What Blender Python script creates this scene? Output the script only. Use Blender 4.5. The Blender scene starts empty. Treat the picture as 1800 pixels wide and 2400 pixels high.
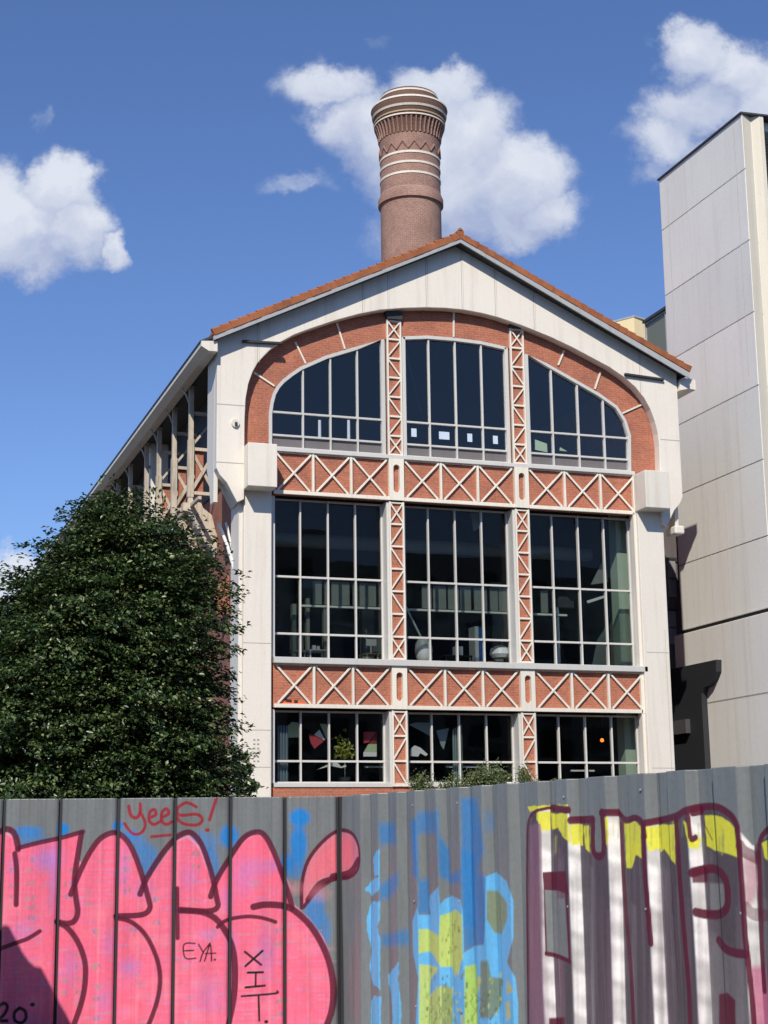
import bpy, bmesh, math, random
import numpy as np
from mathutils import Vector, Matrix
from mathutils.geometry import tessellate_polygon
random.seed(7); rng = np.random.default_rng(7)
scn = bpy.context.scene; COL = scn.collection
R = math.radians

# ------------------------------------------------------------------ camera (measured from the photograph)
F = 3806.0; YAW, PITCH, ROLL = R(18.86), R(11.80), R(-0.76)
cy_, sy_ = math.cos(YAW), math.sin(YAW)
FWD = Vector((sy_*math.cos(PITCH), cy_*math.cos(PITCH), math.sin(PITCH)))
_r = Vector((cy_, -sy_, 0)); _u = _r.cross(FWD)
RT = _r*math.cos(ROLL) + _u*math.sin(ROLL); UP = -_r*math.sin(ROLL) + _u*math.cos(ROLL)
EYE = Vector((0, 0, 1.65))
def ray(x, y): return FWD + RT*((x-900)/F) - UP*((y-1200)/F)
def atY(x, y, Y): d = ray(x, y); return EYE + d*(Y/d.y)          # survey helper: photo point -> point on plane Y
def atX(x, y, X): d = ray(x, y); return EYE + d*(X/d.x)
def fx(x, y=1200, Y=45.0): return atY(x, y, Y).x
def XZ(x, y, Y): p = atY(x, y, Y); return (p.x, p.z)

cam = bpy.data.cameras.new('camera'); camo = bpy.data.objects.new('camera', cam); COL.objects.link(camo)
M = Matrix((RT, UP, -FWD)).transposed().to_4x4(); M.translation = EYE
camo.matrix_world = M
cam.sensor_fit = 'HORIZONTAL'; cam.sensor_width = 36; cam.lens = 36*F/1800
cam.clip_start = .1; cam.clip_end = 6000
scn.camera = camo

# ------------------------------------------------------------------ object helpers
def tag(o, label=None, cat=None, group=None, kind=None):
    if label: o['label'] = label
    if cat: o['category'] = cat
    if group: o['group'] = group
    if kind: o['kind'] = kind
    return o
def thing(name, label, cat, loc=(0,0,0), group=None):
    o = bpy.data.objects.new(name, None); COL.objects.link(o); o.location = loc
    o.empty_display_size = .3
    return tag(o, label, cat, group)
class MB:
    def __init__(s): s.v=[]; s.f=[]; s.m=[]
    def face(s, pts, m=0):
        n=len(s.v); s.v += [tuple(p) for p in pts]; s.f.append(tuple(range(n, n+len(pts)))); s.m.append(m); return s
    def box(s, x0,x1,y0,y1,z0,z1, m=0):
        if x0>x1: x0,x1=x1,x0
        if y0>y1: y0,y1=y1,y0
        if z0>z1: z0,z1=z1,z0
        n=len(s.v)
        s.v += [(x0,y0,z0),(x1,y0,z0),(x1,y1,z0),(x0,y1,z0),(x0,y0,z1),(x1,y0,z1),(x1,y1,z1),(x0,y1,z1)]
        for f in ((0,3,2,1),(4,5,6,7),(0,1,5,4),(1,2,6,5),(2,3,7,6),(3,0,4,7)):
            s.f.append(tuple(n+i for i in f)); s.m.append(m)
        return s
    def bar(s, a, b, w, d, up=(0,1,0), m=0):
        a=Vector(a); b=Vector(b); t=(b-a).normalized(); u=Vector(up)
        side=t.cross(u)
        if side.length<1e-4: side=t.cross(Vector((1,0,0)))
        side.normalize(); u=side.cross(t).normalized()
        n=len(s.v)
        for p in (a,b):
            for i,j in ((-1,-1),(1,-1),(1,1),(-1,1)):
                s.v.append(tuple(p+side*(i*w/2)+u*(j*d/2)))
        for f in ((0,1,2,3),(7,6,5,4),(0,4,5,1),(1,5,6,2),(2,6,7,3),(3,7,4,0)):
            s.f.append(tuple(n+i for i in f)); s.m.append(m)
        return s
    def tube(s, pts, r, n=10, m=0):
        pts=[Vector(p) for p in pts]; rings=[]
        rr = r if isinstance(r,(list,tuple)) else [r]*len(pts)
        ref=Vector((.31,.87,.38)).normalized()
        for i,p in enumerate(pts):
            t=(pts[min(i+1,len(pts)-1)]-pts[max(i-1,0)]).normalized()
            a=t.cross(ref).normalized(); b=t.cross(a)
            k=len(s.v); rings.append(k)
            for j in range(n):
                q=2*math.pi*j/n; s.v.append(tuple(p+(a*math.cos(q)+b*math.sin(q))*rr[i]))
        for i in range(len(pts)-1):
            for j in range(n):
                s.f.append((rings[i]+j,rings[i]+(j+1)%n,rings[i+1]+(j+1)%n,rings[i+1]+j)); s.m.append(m)
        s.f.append(tuple(rings[0]+j for j in range(n))[::-1]); s.m.append(m)
        s.f.append(tuple(rings[-1]+j for j in range(n))); s.m.append(m)
        return s
    def lathe(s, prof, c, n=48, m=0):
        k=len(s.v)
        for (r,z) in prof:
            for j in range(n):
                q=2*math.pi*j/n; s.v.append((c[0]+r*math.cos(q), c[1]+r*math.sin(q), c[2]+z))
        for i in range(len(prof)-1):
            for j in range(n):
                s.f.append((k+i*n+j,k+i*n+(j+1)%n,k+(i+1)*n+(j+1)%n,k+(i+1)*n+j)); s.m.append(m)
        return s
    def prism(s, poly, a0, a1, axis='y', m=0):
        # poly of 2-D points, extruded along axis between a0 and a1
        def P(p,a):
            if axis=='y': return (p[0],a,p[1])
            if axis=='x': return (a,p[0],p[1])
            return (p[0],p[1],a)
        n=len(s.v); L=len(poly)
        s.v += [P(p,a0) for p in poly]+[P(p,a1) for p in poly]
        tris=tessellate_polygon([[Vector((p[0],p[1],0)) for p in poly]])
        for t in tris:
            s.f.append(tuple(n+i for i in t)); s.m.append(m)
            s.f.append(tuple(n+L+i for i in reversed(t))); s.m.append(m)
        for i in range(L):
            j=(i+1)%L; s.f.append((n+i,n+j,n+L+j,n+L+i)); s.m.append(m)
        return s
    def build(s, name, mats, parent=None, smooth=False, bevel=0, recalc=True):
        me=bpy.data.meshes.new(name); me.from_pydata(s.v,[],s.f)
        if not isinstance(mats,(list,tuple)): mats=[mats]
        for mt in mats: me.materials.append(mt)
        me.polygons.foreach_set('material_index', s.m)
        if recalc:
            bm=bmesh.new(); bm.from_mesh(me); bmesh.ops.recalc_face_normals(bm, faces=bm.faces)
            bm.to_mesh(me); bm.free()
        o=bpy.data.objects.new(name,me); COL.objects.link(o)
        if parent:
            o.parent=parent; o.matrix_parent_inverse=Matrix.Translation(-world_loc(parent))
        if smooth:
            me.polygons.foreach_set('use_smooth',[True]*len(me.polygons))
            try: me.set_sharp_from_angle(angle=R(40))
            except Exception: pass
        if bevel:
            b=o.modifiers.new('bevel','BEVEL'); b.width=bevel; b.segments=2; b.limit_method='ANGLE'; b.angle_limit=R(40)
        return o
def world_loc(o):
    return o.location.copy() if o.type=='EMPTY' else Vector((0,0,0))
def islands(mb,name,m,parent=None,**k):
    """every separate piece of the builder becomes a mesh of its own"""
    n=len(mb.v); par=list(range(n))
    def fd(a):
        while par[a]!=a: par[a]=par[par[a]]; a=par[a]
        return a
    for f in mb.f:
        for i in f[1:]: par[fd(i)]=fd(f[0])
    gr={}
    for f in mb.f: gr.setdefault(fd(f[0]),[]).append(f)
    out=[]
    for fs in gr.values():
        q=MB(); mp={}
        for f in fs:
            for i in f:
                if i not in mp: mp[i]=len(q.v); q.v.append(mb.v[i])
            q.f.append(tuple(mp[i] for i in f)); q.m.append(0)
        out.append(q.build(name,m,parent or HALL,**k))
    return out

# ------------------------------------------------------------------ materials
def mat(name, col, rough=.6, metal=0, spec=.5):
    m=bpy.data.materials.new(name); m.use_nodes=True
    b=m.node_tree.nodes['Principled BSDF']
    b.inputs['Base Color'].default_value=(*col,1); b.inputs['Roughness'].default_value=rough
    b.inputs['Metallic'].default_value=metal
    b.inputs['Specular IOR Level'].default_value=spec
    return m
class NT:
    def __init__(s,m): s.t=m.node_tree; s.b=s.t.nodes['Principled BSDF'] if 'Principled BSDF' in s.t.nodes else None
    def n(s,typ,**kw):
        nd=s.t.nodes.new(typ)
        for k,v in kw.items():
            if k.startswith('i_'):
                nd.inputs[k[2:].replace('_',' ')].default_value=v
            else: setattr(nd,k,v)
        return nd
    def l(s,a,b): s.t.links.new(a,b)
    def coord(s, scale=(1,1,1), rot=(0,0,0)):
        g=s.n('ShaderNodeNewGeometry'); mp=s.n('ShaderNodeMapping'); mp.inputs['Scale'].default_value=scale; mp.inputs['Rotation'].default_value=rot
        s.l(g.outputs['Position'],mp.inputs['Vector']); return mp.outputs[0]
    def noise(s, vec, scale, detail=4, rough=.55):
        nd=s.n('ShaderNodeTexNoise'); nd.inputs['Scale'].default_value=scale; nd.inputs['Detail'].default_value=detail; nd.inputs['Roughness'].default_value=rough
        s.l(vec,nd.inputs['Vector']); return nd.outputs['Fac']
    def ramp(s, fac, stops):
        r=s.n('ShaderNodeValToRGB'); e=r.color_ramp.elements
        while len(e)<len(stops): e.new(.5)
        for k,(p,c) in enumerate(stops):
            e[k].position=p; e[k].color=(*c,1) if len(c)==3 else c
        s.l(fac,r.inputs[0]); return r.outputs[0]
    def mix(s, fac, a, b, mode='MIX'):
        x=s.n('ShaderNodeMix',data_type='RGBA',blend_type=mode)
        for inp,v in ((x.inputs[0],fac),(x.inputs[6],a),(x.inputs[7],b)):
            if hasattr(v,'links') or isinstance(v,bpy.types.NodeSocket): s.l(v,inp)
            elif isinstance(v,(int,float)): inp.default_value=v
            else: inp.default_value=(*v,1)
        return x.outputs[2]
    def bump(s, h, strength=.3, dist=.01):
        b=s.n('ShaderNodeBump'); b.inputs['Strength'].default_value=strength; b.inputs['Distance'].default_value=dist
        s.l(h,b.inputs['Height']); s.l(b.outputs[0],s.b.inputs['Normal'])
def grime(name, col, rough=.5, dark=.75, streak=.8, scale=1.0, bumpy=.15, metal=0, spec=.5):
    """painted or rendered surface with faint soiling, run-off streaks and speckle"""
    m=mat(name,col,rough,metal,spec); t=NT(m)
    v=t.coord(); a=t.noise(v,.7*scale,6,.6)
    vs=t.coord((3.0*scale,3.0*scale,.16*scale)); st=t.noise(vs,1.6,5,.6)
    f=t.noise(v,22*scale,3,.6)
    c1=t.ramp(a,[(.3,tuple(x*(dark+.12) for x in col)),(.65,col)])
    s_=t.ramp(st,[(.28,(streak,streak*.985,streak*.96)),(.5,(1,1,1))])
    c2=t.mix(1.0,c1,s_,'MULTIPLY')
    s2=t.ramp(f,[(.25,(.93,.93,.93)),(.55,(1,1,1))])
    c3=t.mix(1.0,c2,s2,'MULTIPLY')
    oi=t.n('ShaderNodeObjectInfo'); orp=t.ramp(oi.outputs['Random'],[(0,(.93,.935,.94)),(1,(1.05,1.04,1.03))]); c3=t.mix(1.0,c3,orp,'MULTIPLY')
    t.l(c3,t.b.inputs['Base Color']); t.bump(f,bumpy,.004)
    return m
def brickmat(name, cols, mortar, bw=.22, bh=.075, axis='xz', mo=.012, var=.5, bumps=.35):
    m=mat(name,cols[0],.85); t=NT(m)
    g=t.n('ShaderNodeNewGeometry'); sp=t.n('ShaderNodeSeparateXYZ'); t.l(g.outputs['Position'],sp.inputs[0])
    cb=t.n('ShaderNodeCombineXYZ')
    if axis=='xz': t.l(sp.outputs[0],cb.inputs[0])
    else: t.l(sp.outputs[1],cb.inputs[0])
    t.l(sp.outputs[2],cb.inputs[1])
    b=t.n('ShaderNodeTexBrick'); b.inputs['Scale'].default_value=1; b.inputs['Brick Width'].default_value=bw; b.inputs['Row Height'].default_value=bh
    b.inputs['Mortar Size'].default_value=mo; b.inputs['Mortar Smooth'].default_value=.3; b.inputs['Bias'].default_value=0
    b.inputs['Color1'].default_value=(*cols[0],1); b.inputs['Color2'].default_value=(*cols[1],1); b.inputs['Mortar'].default_value=(*mortar,1)
    t.l(cb.outputs[0],b.inputs['Vector'])
    n1=t.noise(g.outputs['Position'],1.3,6,.65); n2=t.noise(g.outputs['Position'],14,4,.6)
    r1=t.ramp(n1,[(.3,(1-var*.5,)*3),(.7,(1.12,1.08,1.04))]); r2=t.ramp(n2,[(.3,(.78,.76,.76)),(.62,(1.08,1.06,1.05))])
    c=t.mix(1,b.outputs['Color'],r1,'MULTIPLY'); c=t.mix(1,c,r2,'MULTIPLY')
    # pale efflorescence patches
    n3=t.noise(g.outputs['Position'],3.1,7,.7); e=t.ramp(n3,[(.6,(0,0,0)),(.78,(.3,.3,.3))])
    c=t.mix(e,c,(.62,.40,.30))
    t.l(c,t.b.inputs['Base Color'])
    mth=t.n('ShaderNodeMath',operation='ADD'); inv=t.n('ShaderNodeMath',operation='SUBTRACT'); inv.inputs[0].default_value=1.0
    t.l(b.outputs['Fac'],inv.inputs[1]); t.l(inv.outputs[0],mth.inputs[0]); t.l(n2,mth.inputs[1])
    t.bump(mth.outputs[0],bumps,.008)
    return m
WHITE = grime('cream_paint',(.80,.75,.665),.55,.84,.88,bumpy=.10)
STEEL = grime('cream_steel_paint',(.84,.79,.68),.45,.82,.88,2,bumpy=.1)
FRAME = grime('window_frame_paint',(.64,.63,.60),.35,.85,.92,2,bumpy=.05)
BRICK = brickmat('brick_red',[(.50,.175,.100),(.42,.135,.078)],(.46,.22,.15))
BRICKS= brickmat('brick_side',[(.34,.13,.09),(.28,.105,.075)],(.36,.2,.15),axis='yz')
TERRA = grime('terracotta_tile',(.38,.125,.045),.8,.5,.75,3,bumpy=.4)
FASC  = grime('grey_fascia_paint',(.42,.43,.44),.5,.8,.85,2)
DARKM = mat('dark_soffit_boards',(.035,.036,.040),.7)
ROOFD = grime('dark_roof_sheet',(.05,.052,.058),.6,.7,.8)
CONC  = grime('board_concrete',(.84,.83,.79),.85,.84,.91,.6,bumpy=.3)
CONCW = grime('warm_concrete',(.72,.67,.56),.8,.82,.90,.7,bumpy=.3)
PANEL = grime('grey_spandrel',(.17,.155,.155),.6,.8,.9)
SHADOW_BLACK = mat('shadow_black',(.022,.024,.030),.65)
YELL  = grime('cream_render',(.90,.73,.43),.85,.9,.95)
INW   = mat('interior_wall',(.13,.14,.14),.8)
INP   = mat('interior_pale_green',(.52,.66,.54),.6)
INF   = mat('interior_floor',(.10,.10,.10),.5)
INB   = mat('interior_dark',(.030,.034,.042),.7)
BLIND = mat('grey_blind',(.19,.21,.20),.8)
OFFW  = mat('white_plastic',(.78,.78,.76),.4)
PAPER = mat('white_paper',(.9,.9,.9),.8)

def glassmat(name, tint=(.55,.62,.66), refl=1.0):
    m=bpy.data.materials.new(name); m.use_nodes=True; nt=m.node_tree; nt.nodes.clear()
    o=nt.nodes.new('ShaderNodeOutputMaterial'); mx=nt.nodes.new('ShaderNodeMixShader')
    tr=nt.nodes.new('ShaderNodeBsdfTransparent'); tr.inputs[0].default_value=(*tint,1)
    gl=nt.nodes.new('ShaderNodeBsdfGlossy'); gl.inputs['Roughness'].default_value=.008; gl.inputs[0].default_value=(1,.96,.90,1)
    fr=nt.nodes.new('ShaderNodeFresnel'); fr.inputs[0].default_value=1.5
    # slight pane waviness
    g=nt.nodes.new('ShaderNodeNewGeometry'); ns=nt.nodes.new('ShaderNodeTexNoise'); ns.inputs['Scale'].default_value=.9; ns.inputs['Detail'].default_value=1
    nt.links.new(g.outputs['Position'],ns.inputs['Vector'])
    bp=nt.nodes.new('ShaderNodeBump'); bp.inputs['Strength'].default_value=.12; bp.inputs['Distance'].default_value=.02
    nt.links.new(ns.outputs['Fac'],bp.inputs['Height']); nt.links.new(bp.outputs[0],gl.inputs['Normal'])
    ml=nt.nodes.new('ShaderNodeMath'); ml.operation='MULTIPLY'; ml.inputs[1].default_value=refl
    nt.links.new(fr.outputs[0],ml.inputs[0]); nt.links.new(ml.outputs[0],mx.inputs[0])
    nt.links.new(tr.outputs[0],mx.inputs[1]); nt.links.new(gl.outputs[0],mx.inputs[2]); nt.links.new(mx.outputs[0],o.inputs[0])
    return m
GLASS=glassmat('window_glass',(.92,.96,.94),.62)
GLASSU=glassmat('tinted_upper_glass',(.84,.90,.96),1.5)

# ------------------------------------------------------------------ ground
gm=mat('asphalt',(.05,.05,.052),.9); t=NT(gm); v=t.coord(); n=t.noise(v,8,6,.7); c=t.ramp(n,[(.3,(.035,.035,.037)),(.7,(.075,.073,.07))]); t.l(c,t.b.inputs['Base Color']); t.bump(n,.4,.01)
MB().box(-1500,1500,-1500,1500,-.5,0).build('ground',gm)['kind']='structure'
pm=grime('pavement_concrete',(.30,.29,.27),.9,.7,.9,1)
MB().prism([(-6,16),(-6,11.5),(2.9,11.3),(4.2,4),(4.6,-8),(9,-8),(8,9),(5.6,16)],.004,.13,'z').build('pavement',pm)['kind']='structure'

# ------------------------------------------------------------------ the hall
YB=45.0      # brick plane
YW=44.65     # white gable frame plane
YV=44.22     # verge of the roof
HALL=thing('industrial_hall','old cream and red brick industrial hall with a big arched gable window and cross-braced steel','hall',(17.8,YB,0))
def part(mb,name,m,parent=None,**k): return mb.build(name,m,parent or HALL,**k)
HL=38.0      # length of hall
# gable frame (the white arch)
arch=[(573,1035),(573.5,985),(576,934),(582,900),(592,872),(603,852),(617,836),(636,817),(660,800),(690,784),(725,771),(758,760),(790,749.5),(840,736),(892,726),(945,722),(1000,720.6),(1045,722),(1087,726),(1130,734),(1169,744),(1230,765),(1289,789),(1340,813),(1386,837.5),(1428,860),(1463,884),(1490,908),(1511,934),(1525,960),(1535,987),(1542,1015),(1545.5,1045),(1547,1098)]
A=[XZ(x,y,YW) for x,y in arch]
XL,XR=fx(508,1000,YW),fx(1592,1000,YW)
zb=11.55
apx=fx(1086,600,YW)
outer=[(A[0][0],12.2),(A[0][0],zb+.1),(XL+.62,zb),(XL+.50,zb+.22),(XL+.32,zb+.55),(XL+.1,zb+.78),(XL,zb+.98),(XL,16.75),(apx,20.45),(XR,16.75),(XR,zb+.98),(XR-.1,zb+.78),(XR-.32,zb+.55),(XR-.50,zb+.22),(XR-.62,zb),(A[-1][0],zb+.1),(A[-1][0],12.2)]
poly=outer+A[::-1]
front=part(MB().prism(poly,YW,YB-.002),'gable_frame',WHITE,bevel=.02)
# joints in the white wall (thin shadow gaps drawn as recessed cover strips)
jb=MB()
def arch_z(x):
    for (a,b) in zip(A[:-1],A[1:]):
        if a[0]<=x<=b[0]: return a[1]+(b[1]-a[1])*(x-a[0])/(b[0]-a[0]+1e-9)
    return 13.3
def roof_z(x,off=0): return 20.45-abs(x-apx)*(20.45-16.75)/(apx-XL if x<apx else XR-apx)-off
for px in (604,850,910,1000,1084,1162,1252,1494):
    x=fx(px,760,YW); z0=arch_z(x)+.02; z1=roof_z(x,.06)
    jb.box(x-.008,x+.008,YW-.004,YW+.02,z0,z1); jb.box(x+.05,x+.058,YW-.003,YW+.02,z0,z1)
JOINT=mat('joint_shadow_gap',(.40,.38,.34),.8)
for z in (fx and [XZ(530,948,YW)[1],XZ(530,1084,YW)[1]]):
    jb.box(XL,A[0][0],YW-.004,YW+.02,z-.012,z+.012)
for y,x0,x1 in ((1031,1548,1588),):
    z=XZ(1565,y,YW)[1]; jb.box(fx(x0,y,YW),XR,YW-.004,YW+.02,z-.012,z+.012)
islands(jb,'panel_joint',JOINT)
# brackets / anchor stains on the gable
ab=MB(); 
for (x0,y0,x1,y1) in ((568,800,660,805),(1464,877,1555,890)):
    a=atY(x0,y0,YW-.05); b=atY(x1,y1,YW-.05); ab.bar(a,b,.06,.12)
islands(ab,'tie_bar',DARKM)
# round lamp on the left leg
c=atY(551,992,YW-.01)
lamp=part(MB().tube([c+Vector((0,-.05,0)),c+Vector((0,.02,0))],.12,20),'round_lamp',WHITE)
part(MB().box(c.x-.02,c.x+.05,YW-.10,YW-.06,c.z-.09,c.z+.02),'lamp_lens',DARKM,lamp)
# side returns of the gable frame
part(MB().prism([(YW+.36,11.6),(YW+.36,16.4),(45.9,16.4),(45.9,12.7),(45.6,12.3),(45.4,11.6)],XL,XL+.12,'x'),'frame_return',WHITE)
part(MB().prism([(YW+.36,11.6),(YW+.36,16.4),(45.9,16.4),(45.9,12.7),(45.6,12.3),(45.4,11.6)],XR-.12,XR,'x'),'frame_return',WHITE)

# windows with arched heads : outer curve of the white frame on the brick plane
warc=[(629.7,1060),(629.7,970),(633,945),(638.7,923),(648,906),(660,892),(680,876),(704,860),(762,834.5),(834,813),(901,795),(945,789),(1000,787),(1063,792),(1126,800),(1184,813),(1224,827),(1283,853),(1346,889),(1404,922),(1446,952),(1467,985),(1478,1021),(1479,1110)]
WA=[XZ(x,y,YB) for x,y in warc]
zs=XZ(653,1050,YB)[1]       # sill of arched windows
xl,xr=12.02,23.70
WA[0]=(WA[0][0],zs-.03); WA[-1]=(WA[-1][0],zs-.03)
def wz(x):
    for (a,b) in zip(WA[:-1],WA[1:]):
        if a[0]<=x<=b[0] and b[0]>a[0]+1e-6: return a[1]+(b[1]-a[1])*(x-a[0])/(b[0]-a[0])
    return zs
# brick spandrel between the white arch and the windows
bx0,bx1=A[0][0]-.25,A[-1][0]+.25
def arch_out(x): return arch_z(x)+.25
o_=[(A[0][0]-.25,12.0)]+[(p[0]-.25 if p[0]<14 else (p[0]+.25 if p[0]>21.5 else p[0]),p[1]+.22) for p in A]+[(A[-1][0]+.25,12.0)]
inner=[(WA[-1][0],12.0)]+WA[::-1]+[(WA[0][0],12.0)]
part(MB().prism(o_+inner,YB,YB+.3),'brick_arch_wall',BRICK)
# radial straps over the brick
rb=MB()
for (x0,y0,x1,y1) in ((595,873,643,905),(692,802,716,852),(789,757,808,818),(1063,726,1063,790),(1322,822,1308,856),(1407,872,1394,912),(1505,948,1458,969)):
    rb.bar(atY(x0,y0,YB-.025),atY(x1,y1,YB-.025),.05,.05)
islands(rb,'brick_strap',STEEL)

# columns and windows layout
cx=[(15.51,15.98),(19.60,20.07)]       # lattice columns
secs=[(12.02,15.44),(16.03,19.53),(20.13,23.70)]
def offset_line(pts,d):
    out=[]
    for i,p in enumerate(pts):
        a=Vector(pts[max(i-1,0)]); b=Vector(pts[min(i+1,len(pts)-1)]); t=(b-a).normalized()
        out.append((p[0]+t.y*d*1.0, p[1]-t.x*d))
    return out
WG=YB+.10
# arched window frames
for k,(x0,x1) in enumerate(secs):
    a0=x0 if k else WA[0][0]; a1=x1 if k<2 else WA[-1][0]
    xs=[a0]+[p[0] for p in WA if a0+.04<p[0]<a1-.04]+[a1]
    top=[(x,wz(min(max(x,WA[1][0]+.001),WA[-2][0]-.001))) for x in xs]
    if k==0: top=[(WA[0][0],zs),(WA[1][0],WA[1][1])]+top[1:]
    if k==2: top=top[:-1]+[(WA[-2][0],WA[-2][1]),(WA[-1][0],zs)]
    if k!=0: top=[(a0,zs)]+top
    if k!=2: top=top+[(a1,zs)]
    fr=MB()
    inn=offset_line(top,.10)
    # frame ring as separate quads prisms
    for i in range(len(top)-1):
        q=[top[i],top[i+1],inn[i+1],inn[i]]
        if (Vector(q[0])-Vector(q[1])).length<1e-3: continue
        fr.prism(q,YB-.03,WG+.05)
    n=4; w=(x1-x0)/n
    zt2=XZ(640,964,YB)[1]; zt1=XZ(640,1018,YB)[1]
    for i in range(1,n):
        x=x0+w*i; fr.box(x-.025,x+.025,WG-.09,WG+.04,zs,wz(x)-.06)
    fr.box(a0+.05,a1-.05,WG-.075,WG+.03,zt2-.03,zt2+.03); fr.box(a0+.05,a1-.05,WG-.075,WG+.03,zt1-.03,zt1+.03)
    fr.box(a0+.05,a1-.05,WG-.07,WG+.03,zs,zs+.06)
    if k<2: fr.box(x1-.06,x1+.02,YB-.02,WG+.06,zs,wz(x1)-.02)
    if k>0: fr.box(x0-.02,x0+.05,YB-.02,WG+.06,zs,wz(x0)-.02)
    W=part(fr,'arched_window',FRAME,bevel=.008)
    g=MB(); gp=[(p[0],p[1]) for p in inn]
    gp[0]=(gp[0][0],zt1); gp[-1]=(gp[-1][0],zt1)
    for i in range(n):
        xa,xb=(x0+w*i if i else a0),(x0+w*(i+1) if i<n-1 else a1)
        cs=[x for x,_ in inn if xa+.03<x<xb-.03]
        xs2=[xa+.03]+cs+[xb-.03]
        tilt=random.uniform(-.02,.02)
        pts=[(x,WG+tilt*(x-xa),wz(min(max(x,WA[1][0]+.12),WA[-2][0]-.12))-.05) for x in xs2]
        base=[(xb-.03,WG+tilt*(xb-xa),zt1),(xa+.03,WG,zt1)]
        g.face([base[1]]+pts+[base[0]])
    part(g,'glass',GLASSU,W,recalc=False)
    part(MB().box(a0+.06,a1-.06,WG+.0,WG+.03,zs+.04,zt1),'spandrel_panel',PANEL,W)
# sills
part(MB().box(WA[0][0]-.02,xr+.05,YB-.13,YB+.12,zs-.12,zs-.0),'sill',FRAME,bevel=.01)
Zs2=7.16
part(MB().box(11.93,xr+.16,YB-.20,YB+.48,Zs2-.20,Zs2-.02),'sill',FRAME,bevel=.015)
Zs3=3.58
part(MB().box(11.98,xr+.05,YB-.04,YB+.48,Zs3-.12,Zs3),'sill',FRAME,bevel=.01)

# lattice beams
def lattice_beam(z0,z1,xe=xr+.10):
    br=MB().box(11.95,xe,YB,YB+.28,z0,z1+.02)
    B=part(br,'brick_band',BRICK)
    s=MB(); y0,y1=YB-.085,YB-.002
    edges=[(11.97,cx[0][0]),(cx[0][1],cx[1][0]),(cx[1][1],xe-.02)]
    s.box(11.96,xe,YB-.10,YB-.002,z0-.02,z0+.09)
    s.box(11.96,xe,YB-.06,YB-.002,z1-.02,z1+.02)
    for (a,b) in edges:
        n=3; w=(b-a)/n
        for i in range(n):
            u0,u1=a+w*i,a+w*(i+1)
            s.bar((u0+.06,YB-.05,z1-.03),(u1-.10,YB-.05,z0+.10),.060,.05)
            s.bar((u1-.06,YB-.075,z1-.03),(u0+.10,YB-.075,z0+.10),.060,.03)
            if i: s.box(u0-.035,u0+.035,y0-.02,y1,z0+.09,z1-.02)
        for (gx,sg) in ((a,1),(b,-1)):
            pass
    part(s,'lattice_bracing',STEEL,B,bevel=.006)
    q=MB()
    for (a,b) in cx:
        # post plate with a long round-ended slot
        m_=(a+b)/2; hw=.10; pts=[]
        za,zb_=z0+.22,z1-.16
        for k in range(9):
            t_=math.pi*k/8; pts.append((m_+hw*math.cos(t_),zb_-hw+hw*math.sin(t_)))
        for k in range(9):
            t_=math.pi+math.pi*k/8; pts.append((m_+hw*math.cos(t_),za+hw+hw*math.sin(t_)))
        ring=[]
        for (x,z) in pts:
            ring.append((a if x<m_-.03 else (b if x>m_+.03 else x), z))
        lo=[(a,z0-.02),(b,z0-.02),(b,za+hw)]+[p for p in pts[9:][::-1]]+[(a,za+hw)]
        q.box(a,m_-hw,YB-.13,YB-.002,za+hw,zb_-hw); q.box(m_+hw,b,YB-.13,YB-.002,za+hw,zb_-hw)
        up_=[(b,zb_-hw),(b,z1+.02),(a,z1+.02),(a,zb_-hw)]+pts[:9][::-1]
        dn=[(a,za+hw),(a,z0-.02),(b,z0-.02),(b,za+hw)]+pts[9:][::-1]
        q.prism(up_,YB-.13,YB-.002); q.prism(dn,YB-.13,YB-.002)
        part(q,'slotted_post',STEEL,B); q=MB()
    e=MB()
    e.box(xe-.14,xe,YB-.11,YB-.002,z0-.02,z1+.02)
    part(e,'end_plate',STEEL,B)
    return B
ZU0,ZU1=11.96,13.20
lattice_beam(ZU0,ZU1)
ZL0,ZL1=5.72,6.94
BL=lattice_beam(ZL0,ZL1)
tg=[XZ(x,y,YB) for x,y in ((655,1648),(668,1637),(690,1640),(712,1647),(718,1652),(660,1654))]
part(MB().prism(tg,YB-.008,YB-.002),'orange_tag',mat('orange_spray_paint',(.75,.14,.04),.6),BL)
tb=MB()
for q in (((664,1636),(672,1638),(684,1640),(683,1647),(670,1645)),((689,1641),(698,1641),(698,1648),(689,1648))):
    tb.prism([XZ(x,y,YB) for x,y in q],YB-.012,YB-.009)
islands(tb,'black_tag_mark',mat('black_spray_paint',(.02,.02,.02),.6),BL)
def lattice_col(a,b,z0,z1,cells,topx=True,botx=True):
    C=part(MB().box(a+.004,b-.004,YB-.004,YB+.3,z0,z1),'brick_column',BRICK)
    s=MB(); w=.055; yc=YB-.05
    w=.048; s.box(a,a+w,YB-.09,YB-.001,z0,z1); s.box(b-w,b,YB-.09,YB-.001,z0,z1)
    s.box(a+w,b-w,YB-.07,YB-.002,z1-.05,z1); s.box(a+w,b-w,YB-.07,YB-.002,z0,z0+.05)
    h=(z1-z0)/cells
    for i in range(cells):
        u,v_=z0+h*i,z0+h*(i+1)
        if i: s.box(a+w,b-w,YB-.065,YB-.002,u-.028,u+.028)
        X=(i==0 and botx) or (i==cells-1 and topx)
        if X or i%2: s.bar((a+.03,yc,u+.04),(b-.03,yc,v_-.04),.040,.05)
        if X or not i%2: s.bar((b-.03,yc-.012,u+.04),(a+.03,yc-.012,v_-.04),.045,.04)
    part(s,'column_lattice',STEEL,C)
    # side jamb of window beside column
    return C
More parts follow.
